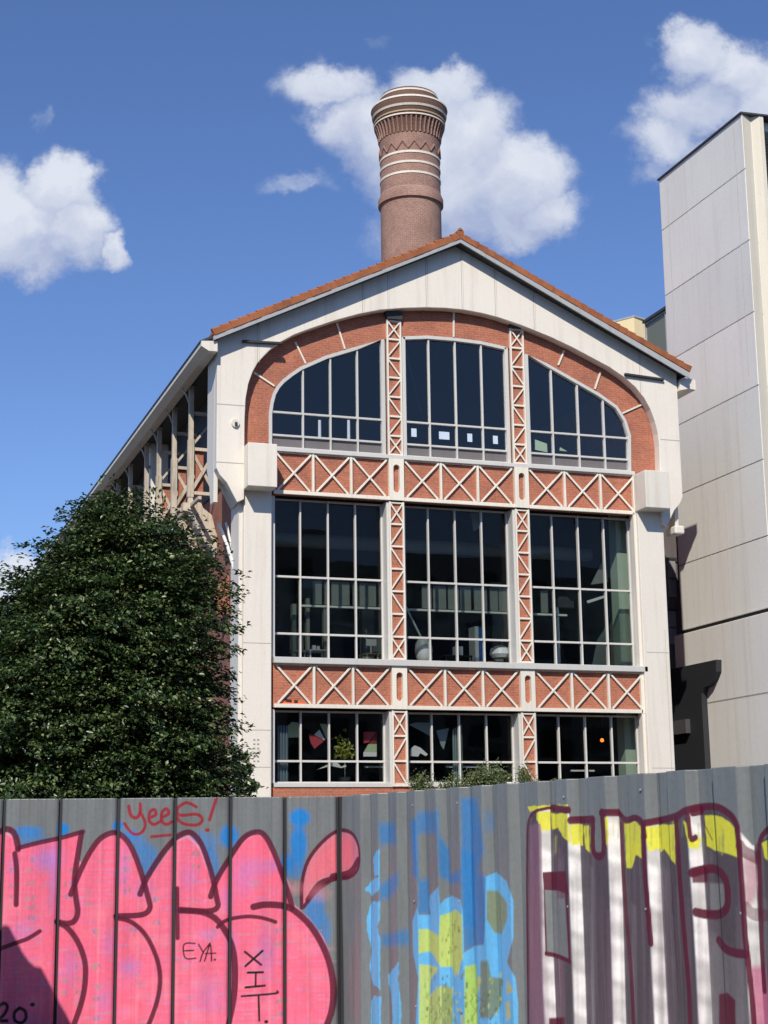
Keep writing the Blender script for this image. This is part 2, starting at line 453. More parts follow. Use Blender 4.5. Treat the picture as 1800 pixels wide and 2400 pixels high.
for k,(a,b) in enumerate(cx):
    zt=[XZ(921,752,YB)[1],XZ(1207,772,YB)[1]][k]
    lattice_col(a,b,zs-.0,zt,7)
    lattice_col(a,b,Zs2-.0,ZU0-.06,7)
    lattice_col(a,b,Zs3-.1,ZL0-.06,3,True,False)
cap=MB()
for k,(a,b) in enumerate(cx):
    zt=[XZ(921,752,YB)[1],XZ(1207,772,YB)[1]][k]
    cap.prism([(a-.07,zt+.24),(b+.07,zt+.24),(b,zt+.01),(a,zt+.01)],YB-.16,YB-.003)
islands(cap,'column_head',DARKM)

# rectangular windows
WR=YB+.44
def rect_window(x0,x1,z0,z1,trans,name='tall_window',open_=None):
    fr=MB(); n=4; w=(x1-x0)/n
    jamb=MB()
    fr.box(x0,x0+.05,WR-.07,WR+.04,z0,z1); fr.box(x1-.05,x1,WR-.07,WR+.04,z0,z1)
    fr.box(x0+.05,x1-.05,WR-.06,WR+.04,z1-.05,z1); fr.box(x0+.05,x1-.05,WR-.06,WR+.04,z0,z0+.05)
    for i in range(1,n): fr.box(x0+w*i-.024,x0+w*i+.024,WR-.09,WR+.04,z0+.0,z1-.0)
    for z in trans: fr.box(x0+.0,x1-.0,WR-.075,WR+.035,z-.03,z+.03)
    W=part(fr,name,FRAME,bevel=.006)
    g=MB()
    zz=[z0]+list(trans)+[z1]
    for i in range(n):
        for a,b in zip(zz[:-1],zz[1:]):
            ty=random.uniform(-.02,.02); tx=random.uniform(-.03,.03)
            xa,xb=x0+w*i+.03,x0+w*(i+1)-.03
            g.face([(xa,WR+ty,a+.02),(xb,WR+ty+tx*.5,a+.02),(xb,WR-ty+tx*.5,b-.02),(xa,WR-ty,b-.02)])
    part(g,'glass',GLASS,W,recalc=False)
    return W
for (a,b) in secs: rect_window(a,b,Zs2,ZU0-.06,[XZ(645,1345,YB)[1],XZ(645,1480,YB)[1]])
for (a,b) in secs: rect_window(a,b,Zs3,ZL0-.06,[XZ(645,1782,YB)[1]],'ground_floor_window')
# jambs between brick columns and glazing
jm=MB()
for (z0,z1) in ((Zs2,ZU0-.06),(Zs3,ZL0-.06)):
    for (a,b) in cx:
        jm.box(a-.07,a-.002,YB-.02,WR+.03,z0,z1); jm.box(b+.002,b+.06,YB+.02,WR+.03,z0,z1)
    jm.box(xr+.0,xr+.12,YB-.01,WR+.03,z0,z1); jm.box(11.90,12.015,YB+.05,WR+.05,z0,z1)
islands(jm,'window_jamb',FRAME)
# brick plinth below and behind
part(MB().box(11.95,xr+.1,YB+.0,YB+.3,0,Zs3-.13),'brick_plinth',BRICK)

# pilasters (full height, lower part)
YP=44.80
pl0,pl1=fx(571,1400,YP),fx(636.5,1400,YP)
pr0,pr1=fx(1503,1400,YP),fx(1563,1400,YP)
L=part(MB().box(pl0,pl1,YP,YB+.35,0,12.1),'pilaster',WHITE,bevel=.02)
part(MB().box(pl0-.12,pl0-.004,YP+.14,YB+.9,0,11.6),'pilaster_return',WHITE,L)
Rr=part(MB().box(pr0,pr1,YP,YB+.35,0,12.1),'pilaster',WHITE,bevel=.02)
part(MB().box(pr0-.10,pr0-.004,YP+.1,YB+.12,0,12.0),'pilaster_return',WHITE,Rr)
jj=MB()
for y,(a,b) in ((1507,(pl0,pl1)),(1711,(pl0+.05,pl1)),(1798,(pl0+.05,pl1))):
    z=XZ(600,y,YP)[1]; jj.box(a,b,YP-.003,YP+.02,z-.01,z+.01)
for y in (1529,1800): z=XZ(1530,y,YP)[1]; jj.box(pr0+.1,pr1,YP-.003,YP+.02,z-.01,z+.01)
jj.box(pr1-.13,pr1-.12,YP-.003,YP+.02,3,8.3)
islands(jj,'pilaster_joint',JOINT)
vh=MB()
for i in range(6):
    for x in (596,605):
        c=atY(x,1734+i*10,YP); vh.box(c.x-.028,c.x+.028,YP-.006,YP+.02,c.z-.022,c.z+.022)
islands(vh,'vent_hole',mat('vent_hole_grey',(.3,.28,.26),.8))
# capital boxes
YC=44.12
b0=atY(582,1040,YC); b1=atY(650,1142,YC)
part(MB().box(b0.x,b1.x,YC,YB-.003,b1.z,b0.z+.05),'capital_box',WHITE,bevel=.02)
b0=atY(1511,1103,YC); b1=atY(1572,1192,YC)
part(MB().box(b0.x,b1.x,YC,YB-.003,b1.z,b0.z+.03),'capital_box',WHITE,bevel=.02)
# curved corbels at both ends under the gallery
def corb(x,s):
    pts=[(x,12.5),(x,zb+1.0),(x+s*.05,zb+.8),(x+s*.25,zb+.6),(x+s*.40,zb+.3),(x+s*.55,zb+.02),(x+s*1.2,zb+.02),(x+s*1.2,12.5)]
    return pts
part(MB().prism(corb(XL+.12,1),45.15,45.7),'corbel',WHITE)
part(MB().prism(corb(XR-.12,-1),45.15,45.7),'corbel',WHITE)
part(MB().box(XR-.32,XR+.02,YW+.02,YB+.3,11.35,11.62),'gutter_trough',WHITE,bevel=.05)

# roof
ea_l=atY(499,776,YV); ap=atY(1079,549,YV); ea_r=atY(1617,862,YV)
ex0,ez0=ea_l.x,ea_l.z; axx,az=ap.x,ap.z; ex1,ez1=ea_r.x,ea_r.z
th=.16
def slope_pts(x0,z0,x1,z1,t): return [(x0,z0),(x1,z1),(x1,z1-t),(x0,z0-t)]
part(MB().prism([(ex0,ez0),(axx,az),(ex1,ez1),(ex1,ez1-.10),(axx,az-.12),(ex0,ez0-.10)],YV+.05,YB+HL),'roof_tiles_field',TERRA)
# verge tiles : overlapping half-round tiles
vt=MB()
for (x0,z0,x1,z1,lump) in ((ex0,ez0,axx,az,.0),(axx,az,ex1,ez1,.04)):
    Ln=math.hypot(x1-x0,z1-z0); n=int(Ln/.30); ux,uz=(x1-x0)/Ln,(z1-z0)/Ln
    for i in range(n):
        s0=Ln*i/n; s1=Ln*(i+1)/n+.05
        # lower end (away from the ridge) sits higher
        lift0,lift1=(.045,.0) if x0<axx-.1 else (.0,.045)
        lift0+=random.uniform(-.008,.008); j=random.uniform(-.01,.01)
        nx,nz=-uz,ux
        P=lambda s,h:(x0+ux*s+nx*h,z0+uz*s+nz*h)
        q=[P(s0,-.13),P(s1,-.13),P(s1,.02+lift1+lump*.3),P(s0,.02+lift0+lump*.3)]
        vt.prism(q,YV-.02+j,YV+.14)
        # rounded cap
        c0=P(s0,.01+lift0); c1=P(s1,.01+lift1)
        vt.tube([(c0[0],YV+.08,c0[1]-.01),(c1[0],YV+.08,c1[1]-.01)],.075,8)
part(vt,'verge_tile_row',TERRA)
part(MB().tube([(axx,YV-.03,az+.05),(axx,YB+HL,az+.05)],.12,12).tube([(axx,YV+.02,az+.12),(axx,YV+.02,az+.2)],[.08,.05],10),'ridge_tiles',TERRA,smooth=True)
# fascia under tiles
fa=MB(); t0,t1=.14,.27
fa.prism([(ex0+.02,ez0-t0),(axx,az-t0),(axx,az-t1),(ex0+.02,ez0-t1)],YV+.0,YV+.05)
fa.prism([(axx,az-t0),(ex1-.02,ez1-t0-.02),(ex1-.02,ez1-t1-.09),(axx,az-t1)],YV+.0,YV+.05)
islands(fa,'verge_fascia',FASC)
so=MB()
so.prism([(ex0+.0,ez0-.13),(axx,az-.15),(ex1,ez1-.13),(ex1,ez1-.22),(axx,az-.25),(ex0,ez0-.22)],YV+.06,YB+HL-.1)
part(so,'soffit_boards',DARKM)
# side eaves with gutters
gy=YV+.16
lg=atY(472,797,YV+.1)
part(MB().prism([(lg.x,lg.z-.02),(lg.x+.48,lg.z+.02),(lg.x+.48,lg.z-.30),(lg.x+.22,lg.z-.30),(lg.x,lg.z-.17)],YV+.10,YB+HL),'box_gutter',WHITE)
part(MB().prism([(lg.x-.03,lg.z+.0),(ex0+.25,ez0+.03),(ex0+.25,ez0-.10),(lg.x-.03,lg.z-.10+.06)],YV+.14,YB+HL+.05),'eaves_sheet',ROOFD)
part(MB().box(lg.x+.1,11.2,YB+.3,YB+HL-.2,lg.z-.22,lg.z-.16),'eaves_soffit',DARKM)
rg=atY(1594,895,YV+.3)
part(MB().prism([(rg.x,rg.z),(rg.x+.10,rg.z+.15),(rg.x+.56,rg.z+.12),(rg.x+.56,rg.z-.22),(rg.x+.3,rg.z-.2),(rg.x-.02,rg.z-.28)],YV+.30,YB+HL),'box_gutter',WHITE)
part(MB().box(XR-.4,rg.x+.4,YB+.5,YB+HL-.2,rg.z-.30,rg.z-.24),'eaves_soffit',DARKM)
# walls
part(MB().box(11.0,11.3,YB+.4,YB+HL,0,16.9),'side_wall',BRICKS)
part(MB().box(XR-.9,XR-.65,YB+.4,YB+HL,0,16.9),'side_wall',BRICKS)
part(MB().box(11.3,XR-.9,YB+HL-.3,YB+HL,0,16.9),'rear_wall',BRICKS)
# interior
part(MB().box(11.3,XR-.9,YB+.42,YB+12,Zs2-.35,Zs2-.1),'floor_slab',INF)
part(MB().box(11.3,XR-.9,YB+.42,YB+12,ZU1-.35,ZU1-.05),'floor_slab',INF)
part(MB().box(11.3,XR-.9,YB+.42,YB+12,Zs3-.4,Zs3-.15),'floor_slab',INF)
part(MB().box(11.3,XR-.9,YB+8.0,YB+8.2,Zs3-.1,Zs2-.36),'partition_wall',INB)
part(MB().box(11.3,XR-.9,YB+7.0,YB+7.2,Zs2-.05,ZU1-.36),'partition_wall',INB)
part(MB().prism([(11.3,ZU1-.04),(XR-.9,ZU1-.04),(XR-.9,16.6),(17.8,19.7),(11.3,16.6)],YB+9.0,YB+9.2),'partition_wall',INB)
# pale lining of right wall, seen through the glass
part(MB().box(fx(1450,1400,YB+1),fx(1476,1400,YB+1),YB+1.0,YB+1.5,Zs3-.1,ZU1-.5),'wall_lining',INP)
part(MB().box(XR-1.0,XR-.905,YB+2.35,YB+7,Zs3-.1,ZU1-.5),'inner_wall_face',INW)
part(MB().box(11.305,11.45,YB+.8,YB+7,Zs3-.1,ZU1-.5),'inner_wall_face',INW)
# interior band of blinds with ledge
bd=MB(); zc0=XZ(830,1420,YB+2.3)[1]; zc1=XZ(830,1366,YB+2.3)[1]
for (x0,x1) in ((733,753),(760,772),(776,818),(826,838),(842,880),(888,905),(988,1010),(1014,1044),(1049,1074),(1078,1102),(1110,1140),(1145,1165),(1168,1200),(1266,1282)):
    a=fx(x0,1390,YB+2.3); b=fx(x1,1390,YB+2.3); bd.box(a,b,YB+2.25,YB+2.3,zc0,zc1)
islands(bd,'blind',BLIND)
ld=MB().box(13.4,XR-3,YB+2.16,YB+2.33,zc0-.1,zc0-.04)
part(ld,'ledge',OFFW)
# interior posts
ip=MB()
for (x,y0,y1,Y,w) in ((862,1400,1520,YB+3.5,.40),(1163,1365,1500,YB+3.5,.36),(690,1415,1545,YB+1.5,.12),(722,1402,1480,YB+2.5,.10),(763,1420,1480,YB+2.2,.12)):
    a=atY(x,y0,Y); ip.box(a.x-w/2,a.x+w/2,Y,Y+.2,Zs2-.1,a.z)
islands(ip,'inner_post',BLIND)
# side gallery brackets along the left flank
YS=[atX(447,1050,10.2).y, atX(408,1080,10.2).y, atX(372,1110,10.2).y, atX(343,1135,10.2).y, atX(305,1170,10.2).y]
ys=YS[:]; step=(YS[4]-YS[0])/4
for k in range(1,3): ys.append(YS[4]+step*k)
OLDP=grime('weathered_cream_paint',(.66,.57,.46),.7,.6,.6,3,bumpy=.3)
def bracket(y,solid=False):
    s=MB(); x0,x1=10.2,11.0; z0,z1=12.15,15.2
    if solid:
        s.box(x0,x1,y-.06,y+.06,12.0,16.2); return part(s,'gallery_bracket',WHITE)
    s.box(x0-.07,x0+.07,y-.08,y+.08,z0-.3,16.1)
    s.box(x0-.09,x0+.09,y-.10,y+.10,z0+.3,14.3)
    for z in (z0+.45,14.0,15.15): s.bar((x0,y,z),(x1+.1,y,z-.02),.10,.09)
    for (za,zb_) in ((z0+.45,14.0),):
        s.bar((x0,y-.03,za),(x1,y-.03,zb_),.10,.05); s.bar((x0,y+.03,zb_),(x1,y+.03,za),.10,.05)
    s.bar((x0,y,14.05),(x1,y,15.1),.07,.05)
    pts=[(x0-.12,12.05),(x0+.05,12.0),(x0+.15,11.5),(x0+.45,11.0),(x1,10.7),(x1,11.3),(x1-.25,11.55),(x1-.4,12.0),(x0+.3,12.25),(x0-.1,12.3)]
    s.prism(pts,y-.22,y+.22)
    # swelling curved corbel plate under the bracket
    cur=[]
    for i in range(9):
        q=math.pi/2*i/8; cur.append((x0-.25+1.05*math.sin(q)*.95, 12.0-1.5*(1-math.cos(q))))
    s.prism(cur+[(x1,11.3),(x1-.15,11.9),(x0+.25,12.2),(x0-.25,12.25)],y-.16,y+.16)
    o=part(s,'gallery_bracket',OLDP)
    part(MB().box(x0+.16,x0+.42,y+.06,y+.12,12.5,14.0),'brick_infill',BRICK,o)
    k=MB().tube([(x0,y,16.0),(x0,y,16.15)],.12,10)
    # curved struts up to the soffit
    k.tube([(x0,y,15.3),(x0-.15,y,15.7),(x0-.40,y,16.1)],.03,6)
    part(k,'strut',OLDP,o)
    return o
for i,y in enumerate(ys): bracket(y,False)
part(MB().box(10.35,10.95,YS[3]-.1,YS[3]+.4,12,16.0),'gallery_panel',WHITE)
part(MB().box(10.95,10.99,YB+.6,YB+HL,12.6,15.9),'gallery_dark_glazing',INB)
rl=MB()
rl.bar((10.2,YB+2,12.15),(10.2,YB+HL-1,12.15),.1,.1,(0,0,1)); 
part(rl,'gallery_rail',OLDP)
# downpipes
dp=MB()
a=atY(512,1225,46.0); b=atY(552,1345,45.6)
dp.tube([a,a+(b-a)*.5+Vector((.02,0,.05)),b,b+Vector((0,0,-8))],.05,8)
a=atY(530,1225,46.2); b=atY(552,1320,45.8); dp.tube([a,b],.04,8)
islands(dp,'downpipe',OFFW,smooth=True)
lv=MB()  # tilted brown louvre flap on the side
a=[atY(x,y,46.5) for x,y in ((500,1385),(548,1335),(550,1440),(508,1440))]
lv.face(a); lv.face([p+Vector((0,.12,0)) for p in a][::-1])
part(lv,'brick_flank',BRICK)

# objects inside the hall -----------------------------------------------------------
def simple(mb,name,m,label,cat,group=None,**k):
    o=mb.build(name,m,**k); return tag(o,label,cat,group)
for (x,y,w,h,lab) in ((970,1014,.17,.26,'small white notice on the arched glass, furthest left of four'),(1041,1021,.34,.24,'wide white notice on the arched glass, the only landscape sheet'),(1101,1026,.16,.26,'upright white notice on arched glass just right of the wide one'),(1161,1031,.16,.26,'upright white notice on arched glass beside the right lattice column')):
    c=atY(x,y,WG+.03); simple(MB().box(c.x-w/2,c.x+w/2,WG+.025,WG+.03,c.z-h/2,c.z+h/2),'window_notice',PAPER,lab,'notice','notices taped inside the arched window')
# blue cabinet
c=atY(1128,1470,YB+1.0); T=thing('tall_cabinet','tall blue cabinet with white side behind the middle window','cabinet',(c.x,c.y,Zs2-.1))
z1=c.z
MB().box(c.x-.10,c.x+.13,c.y,c.y+.5,Zs2-.1,z1).build('door_panel',mat('blue_cabinet_paint',(.02,.12,.42),.4),T)
MB().box(c.x-.22,c.x-.102,c.y-.01,c.y+.5,Zs2-.1,z1+.02).build('side_panel',OFFW,T)
for (x,lab) in ((749,'thin white post behind the second pane of the left arched window'),(817,'thin white post behind the third pane of the left arched window')):
    a=atY(x,985,YB+1.0); b=atY(x,1022,YB+1.0); simple(MB().tube([(a.x,a.y,ZU1-.05),(a.x,a.y,a.z)],[.06,.045],8),'white_post',OFFW,lab,'post')
c=atY(1411,1735,YB+1.2); EM=mat('orange_glow',(.9,.3,.05),.5); EM.node_tree.nodes['Principled BSDF'].inputs['Emission Color'].default_value=(1,.22,.03,1); EM.node_tree.nodes['Principled BSDF'].inputs['Emission Strength'].default_value=2.0
T=thing('pendant_lamp','small glowing orange pendant lamp in the right ground floor window','lamp',(c.x,c.y,c.z))
MB().lathe([(0,-.06),(.05,-.04),(.06,0),(.04,.05),(0,.06)],(c.x,c.y,c.z),12).build('bulb',EM,T)
MB().tube([(c.x,c.y,c.z+.05),(c.x,c.y,Zs2-.37)],.008,6).build('cord',INB,T)
# round paper lamp / globe
c=atY(993,1525,YB+.9)
simple(MB().lathe([(0.0,-.42),(.15,-.38),(.25,-.2),(.27,0),(.25,.2),(.16,.36),(0,.40)],(c.x,c.y,c.z),20),'paper_lantern',OFFW,'tall white paper lantern standing behind a leaning pole','lantern',smooth=True)
a=atY(950,1420,YB+1.6); b=atY(1012,1545,YB+.7)
simple(MB().bar(a,b,.05,.05),'leaning_pole',OFFW,'thin white pole leaning diagonally behind middle window','pole')
c=atY(1173,1530,YB+.8)
simple(MB().lathe([(0,-.12),(.25,-.16),(.34,-.05),(.30,.12),(.15,.2),(0,.22)],(c.x,c.y,c.z),20),'domed_lampshade',OFFW,'wide domed white lampshade beside the blue cabinet','lampshade',smooth=True)
def desk(px,py,w,label,m=OFFW):
    c=atY(px,py,YB+1.2); z=c.z
    T=thing('desk',label,'desk',(c.x,c.y,Zs2-.1),'desks behind the tall windows')
    MB().box(c.x-w/2,c.x+w/2,c.y-.3,c.y+.4,z-.03,z).build('desk_top',m,T)
    for sx in (-1,1):
        for sy in (-.26,.36): MB().box(c.x+sx*(w/2-.04)-.02,c.x+sx*(w/2-.04)+.02,c.y+sy-.02,c.y+sy+.02,Zs2-.1,z-.03).build('leg',m,T)
    return c
c=desk(742,1525,.62,'small white desk with papers behind the left window')
simple(MB().box(c.x-.12,c.x-.02,c.y,c.y+.1,c.z,c.z+.16).box(c.x+.02,c.x+.1,c.y,c.y+.1,c.z,c.z+.14),'file_box',OFFW,'pair of pale file boxes on small white desk','file box')
c=desk(866,1533,.42,'pale wooden desk behind the left window near the lattice column',mat('pale_wood',(.62,.50,.30),.6))
simple(MB().box(c.x-.1,c.x+.22,c.y-.02,c.y+.05,c.z+.25,c.z+.45).box(c.x+.03,c.x+.07,c.y,c.y+.03,c.z,c.z+.25),'monitor',OFFW,'white monitor standing on the pale wooden desk','monitor')
c=desk(1068,1538,.9,'wide dark desk behind the middle window',INB)
simple(MB().box(c.x-.02,c.x+.22,c.y-.05,c.y+.2,c.z+.02,c.z+.3),'box_file',OFFW,'white box standing on the wide dark desk','box')
c=desk(1160,1553,1.5,'long low wooden bench below the domed lampshade',mat('bench_wood',(.5,.38,.2),.6))
# office chair silhouettes / machine in the right window
c=atY(1335,1420,YB+2.2)
T=thing('projector_stand','dark projector on tall white stand behind the right window','projector stand',(c.x,c.y,Zs2-.1))
MB().box(c.x-.5,c.x+.15,c.y,c.y+.5,c.z-.05,c.z+.16).prism([(c.x-.45,c.z+.16),(c.x+.1,c.z+.16),(c.x-.0,c.z+.3),(c.x-.3,c.z+.32)],c.y+.1,c.y+.4).build('housing',INB,T)
MB().box(c.x-.45,c.x-.37,c.y+.05,c.y+.13,Zs2-.1,c.z-.05).build('pole',OFFW,T)
for (x,y,w,lab) in ((1085,1797,1.1,'long white strip lamp hanging low in the middle ground floor window'),(1365,1806,.8,'short white strip lamp hanging in the right ground floor window'),(880,1797,.7,'white strip lamp hanging behind the last left ground floor pane')):
    c=atY(x,y,YB+1.6); T=thing('strip_lamp',lab,'lamp',(c.x,c.y,c.z),'strip lamps in the ground floor room')
    MB().box(c.x-w/2,c.x+w/2,c.y-.04,c.y+.04,c.z-.03,c.z+.02).build('housing',OFFW,T)
    for sx in (-1,1): MB().tube([(c.x+sx*w*.4,c.y,c.z+.02),(c.x+sx*w*.4,c.y,Zs2-.37)],.006,5).build('suspension_wire',INB,T)
for (x,y,lab) in ((700,1530,'dark office chair behind the lower left pane of the first tall window'),(1215,1535,'dark office chair beside the right lattice column'),(895,1530,'grey chair at the pale wooden desk')):
    c=atY(x,y,YB+1.7); z0=Zs2-.1; T=thing('office_chair',lab,'chair',(c.x,c.y,z0),'office chairs behind the tall windows')
    CM=BLIND
    MB().box(c.x-.24,c.x+.24,c.y-.24,c.y+.24,z0+.42,z0+.50).build('seat',CM,T,bevel=.03)
    MB().prism([(c.x-.22,z0+.56),(c.x+.22,z0+.56),(c.x+.20,z0+1.05),(c.x+.1,z0+1.1),(c.x-.1,z0+1.1),(c.x-.20,z0+1.05)],c.y+.22,c.y+.27).build('backrest',CM,T)
    MB().tube([(c.x,c.y,z0+.05),(c.x,c.y,z0+.42)],.03,8).build('stem',OFFW,T)
    for k in range(5):
        q=k*1.2566; MB().tube([(c.x,c.y,z0+.08),(c.x+.28*math.cos(q),c.y+.28*math.sin(q),z0+.04)],.02,6).build('leg',OFFW,T)
DU=MB().tube([(12.2,YB+2.6,11.1),(23.4,YB+2.6,11.1)],.22,16)
part(DU,'ceiling_duct',BLIND,smooth=True)
# ceiling banner in the right window
def hang(name,px,mat_,label,cat,Y,group=None,th=.03):
    pts=[XZ(x,y,Y) for x,y in px]; return simple(MB().prism(pts,Y,Y+th),name,mat_,label,cat,group)
GRN=mat('pale_green_cloth',(.46,.55,.34),.8); RED=mat('crimson_cloth',(.45,.045,.06),.8); TEAL=mat('grey_teal_film',(.25,.33,.33),.5)
hang('banner',((1385,1370),(1420,1300),(1424,1365)),BLIND,'grey triangular banner hanging behind the right window','banner',YB+1.5)
hang('banner',((1388,1560),(1400,1500),(1425,1460),(1428,1560)),BLIND,'grey curved sheet standing low behind the right window','banner',YB+1.2)
hang('handrail',((1375,1408),(1420,1394),(1420,1400),(1378,1414)),OFFW,'short white rail sloping up behind the right window','handrail',YB+1.4)
hang('ceiling_baffle',((1103,1202),(1132,1202),(1128,1235),(1110,1246)),BLIND,'grey baffle hanging at the top of the middle window','baffle',YB+1.0)
hang('stair_panel',((1254,1054),(1254,1030),(1282,1040),(1283,1060)),GRN,'pale yellow green panel low in the right arched window','panel',YB+2.0)
hang('stair_panel',((1312,1056),(1313,1048),(1330,1058)),GRN,'small wedge panel low in the right arched window','panel',YB+2.0)
hang('kite',((672,1729),(674,1702),(684,1692),(702,1694),(703,1728)),GRN,'pale green folded kite hung behind the leftmost ground floor pane','kite',YB+.8,'paper kites in the ground floor window')
hang('kite',((723,1720),(737,1724),(760,1736),(737,1755),(729,1742)),RED,'crimson diamond kite hung behind the second ground floor pane','kite',YB+.7,'paper kites in the ground floor window')
hang('kite',((736,1722),(749,1710),(762,1735)),OFFW,'grey and white triangular kite above the crimson diamond','kite',YB+.75,'paper kites in the ground floor window')
hang('kite',((750,1696),(768,1698),(769,1728),(765,1732)),GRN,'pale mint kite hung beside the second mullion','kite',YB+.9,'paper kites in the ground floor window')
T=thing('fabric_lantern','hanging cube lantern of red and green cloth with white base','lantern',tuple(atY(867,1745,YB+.8)))
for px,mm,nm in ((((852,1715),(883,1715),(864,1740),(853,1742)),RED,'red_side'),(((883,1716),(883,1744),(865,1744)),mat('shaded_red_cloth',(.25,.03,.02),.8),'shaded_side'),(((864,1744),(883,1744),(883,1763),(853,1763)),GRN,'green_side'),(((852,1763),(883,1763),(883,1773),(852,1773)),OFFW,'base')):  # shaded side is a darker copy of the red cloth
    pts=[XZ(x,y,YB+.8) for x,y in px]; MB().prism(pts,YB+.8,YB+.84 if 'side' in nm else YB+.83).build(nm,mm,T)
hang('model_bird',((740,1805),(772,1790),(780,1782),(790,1786),(800,1797),(810,1792),(812,1797),(800,1800),(775,1795)),OFFW,'white wooden bird model hanging low in the left ground floor window','bird model',YB+.7)
hang('plastic_sheet',((958,1698),(975,1693),(1005,1694),(1013,1702),(1014,1728),(985,1712)),TEAL,'grey teal film hung at an angle in the middle ground floor window','film sheet',YB+.7)
hang('plastic_sheet',((1023,1712),(1053,1706),(1040,1757),(1034,1748)),TEAL,'grey triangular film hanging left of the folded curtain','film sheet',YB+.8)
hang('sculpture_head',((962,1772),(963,1755),(972,1747),(985,1752),(1003,1768),(998,1772),(985,1765),(980,1773)),OFFW,'white domed sculpture on a stand behind the middle ground floor window','sculpture',YB+.6)
pc=atY(808,1765,YB+.85)
T=thing('potted_plant','yellow green leafy plant behind the third ground floor pane','plant',(pc.x,pc.y,Zs3-.1))
MB().lathe([(.10,0),(.14,.0),(.18,.3),(.15,.3)],(pc.x,pc.y,Zs3-.1),16).build('pot',INB,T)
Pp=np.array([(pc.x+rng.normal()*.16,pc.y+rng.normal()*.1,pc.z-.15+abs(rng.normal())*.32) for _ in range(150)]); Pn=rng.normal(size=(150,3))*.6+np.array([-.3,-.7,.5])
PLANT_LATER=(Pp,Pn,T)
MB().tube([(pc.x,pc.y,Zs3+.1),(pc.x,pc.y,pc.z)],.012,6).build('stem',GRN,T)
cu=MB()
for i in range(9):
    x=fx(1063+i*2.4,1750,YB+.6); cu.box(x-.012,x+.016,YB+.6+(.05 if i%2 else 0),YB+.66,Zs3,5.35-.02*(8-i))
simple(cu,'curtain',TEAL,'grey pleated curtain beside second mullion of middle ground floor window','curtain')
cu=MB()
for i in range(8):
    x=fx(652+i*3.2,1750,YB+.6); cu.box(x-.015,x+.02,YB+.6+(.05 if i%2 else 0),YB+.68,Zs3,5.25)
simple(cu,'curtain',mat('blue_grey_curtain',(.18,.24,.28),.8),'blue grey curtain at left end of the ground floor window','curtain')

# ------------------------------------------------------------------ chimney
CH_Y=70.0
cc=atY(963,500,CH_Y); CX=cc.x
ppm=lambda y:(atY(1000,y,CH_Y)-atY(900,y,CH_Y)).length/100
def zr(y): return atY(963,y,CH_Y).z
CH=thing('brick_chimney','tall round brown brick chimney with flared crown and white bands behind the roof','chimney',(CX,CH_Y,0))
CHB=mat('chimney_brick',(.24,.14,.11),.9); t=NT(CHB)
g=t.n('ShaderNodeNewGeometry'); sp=t.n('ShaderNodeSeparateXYZ'); t.l(g.outputs['Position'],sp.inputs[0])
sb=t.n('ShaderNodeVectorMath',operation='SUBTRACT'); sb.inputs[1].default_value=(CX,CH_Y,0); t.l(g.outputs['Position'],sb.inputs[0])
s2=t.n('ShaderNodeSeparateXYZ'); t.l(sb.outputs[0],s2.inputs[0])
at=t.n('ShaderNodeMath',operation='ARCTAN2'); t.l(s2.outputs[0],at.inputs[0]); t.l(s2.outputs[1],at.inputs[1])
ml=t.n('ShaderNodeMath',operation='MULTIPLY'); ml.inputs[1].default_value=1.35; t.l(at.outputs[0],ml.inputs[0])
cb=t.n('ShaderNodeCombineXYZ'); t.l(ml.outputs[0],cb.inputs[0]); t.l(s2.outputs[2],cb.inputs[1])
b=t.n('ShaderNodeTexBrick'); b.inputs['Scale'].default_value=1; b.inputs['Brick Width'].default_value=.18; b.inputs['Row Height'].default_value=.085; b.inputs['Mortar Size'].default_value=.012
b.inputs['Color1'].default_value=(.36,.195,.15,1); b.inputs['Color2'].default_value=(.30,.155,.12,1); b.inputs['Mortar'].default_value=(.38,.27,.22,1)
t.l(cb.outputs[0],b.inputs['Vector']); n1=t.noise(g.outputs['Position'],.8,6,.6); r1=t.ramp(n1,[(.3,(.75,.73,.72)),(.7,(1.1,1.1,1.1))])
n2=t.noise(g.outputs['Position'],9,4,.6); r2=t.ramp(n2,[(.3,(.8,.8,.8)),(.6,(1.05,1.05,1.05))])
c=t.mix(1,b.outputs['Color'],r1,'MULTIPLY'); c=t.mix(1,c,r2,'MULTIPLY'); t.l(c,t.b.inputs['Base Color']); t.bump(b.outputs['Fac'],-.5,.02)
CHW=grime('chimney_white_brick',(.80,.74,.64),.8,.8,.85,2)
CHD=grime('chimney_dark_brick',(.17,.095,.07),.9,.7,.85,2)
def rp(px,y): return px*ppm(y)
shaft=[(rp(70,900),0),(rp(67,616),zr(640)),(rp(66.5,492),zr(492)),(rp(66.5,488),zr(489)),(rp(71.5,488),zr(487)),(rp(71.5,471),zr(474)),(rp(69,468),zr(468)),(rp(67,462),zr(462))]
MB().lathe(shaft,(CX,CH_Y,0),72).build('shaft',CHB,CH,smooth=True)
up=[(462,66.2),(440,65.8),(415,65.4),(382,65.2),(360,65.2)]
MB().lathe([(rp(r,y),zr(y)) for y,r in up]+[(rp(66,352),zr(352)),(rp(66.5,340),zr(340)),(rp(64.8,338),zr(338))],(CX,CH_Y,0),72).build('banded_drum',CHB,CH,smooth=True)
fl=[(338,65.0),(325,66.5),(312,70.5),(306,73.0)]
MB().lathe([(rp(r,y),zr(y)) for y,r in fl],(CX,CH_Y,0),72).build('flared_neck',CHD,CH,smooth=True)
ns=44; rbm=MB(); zz=MB()
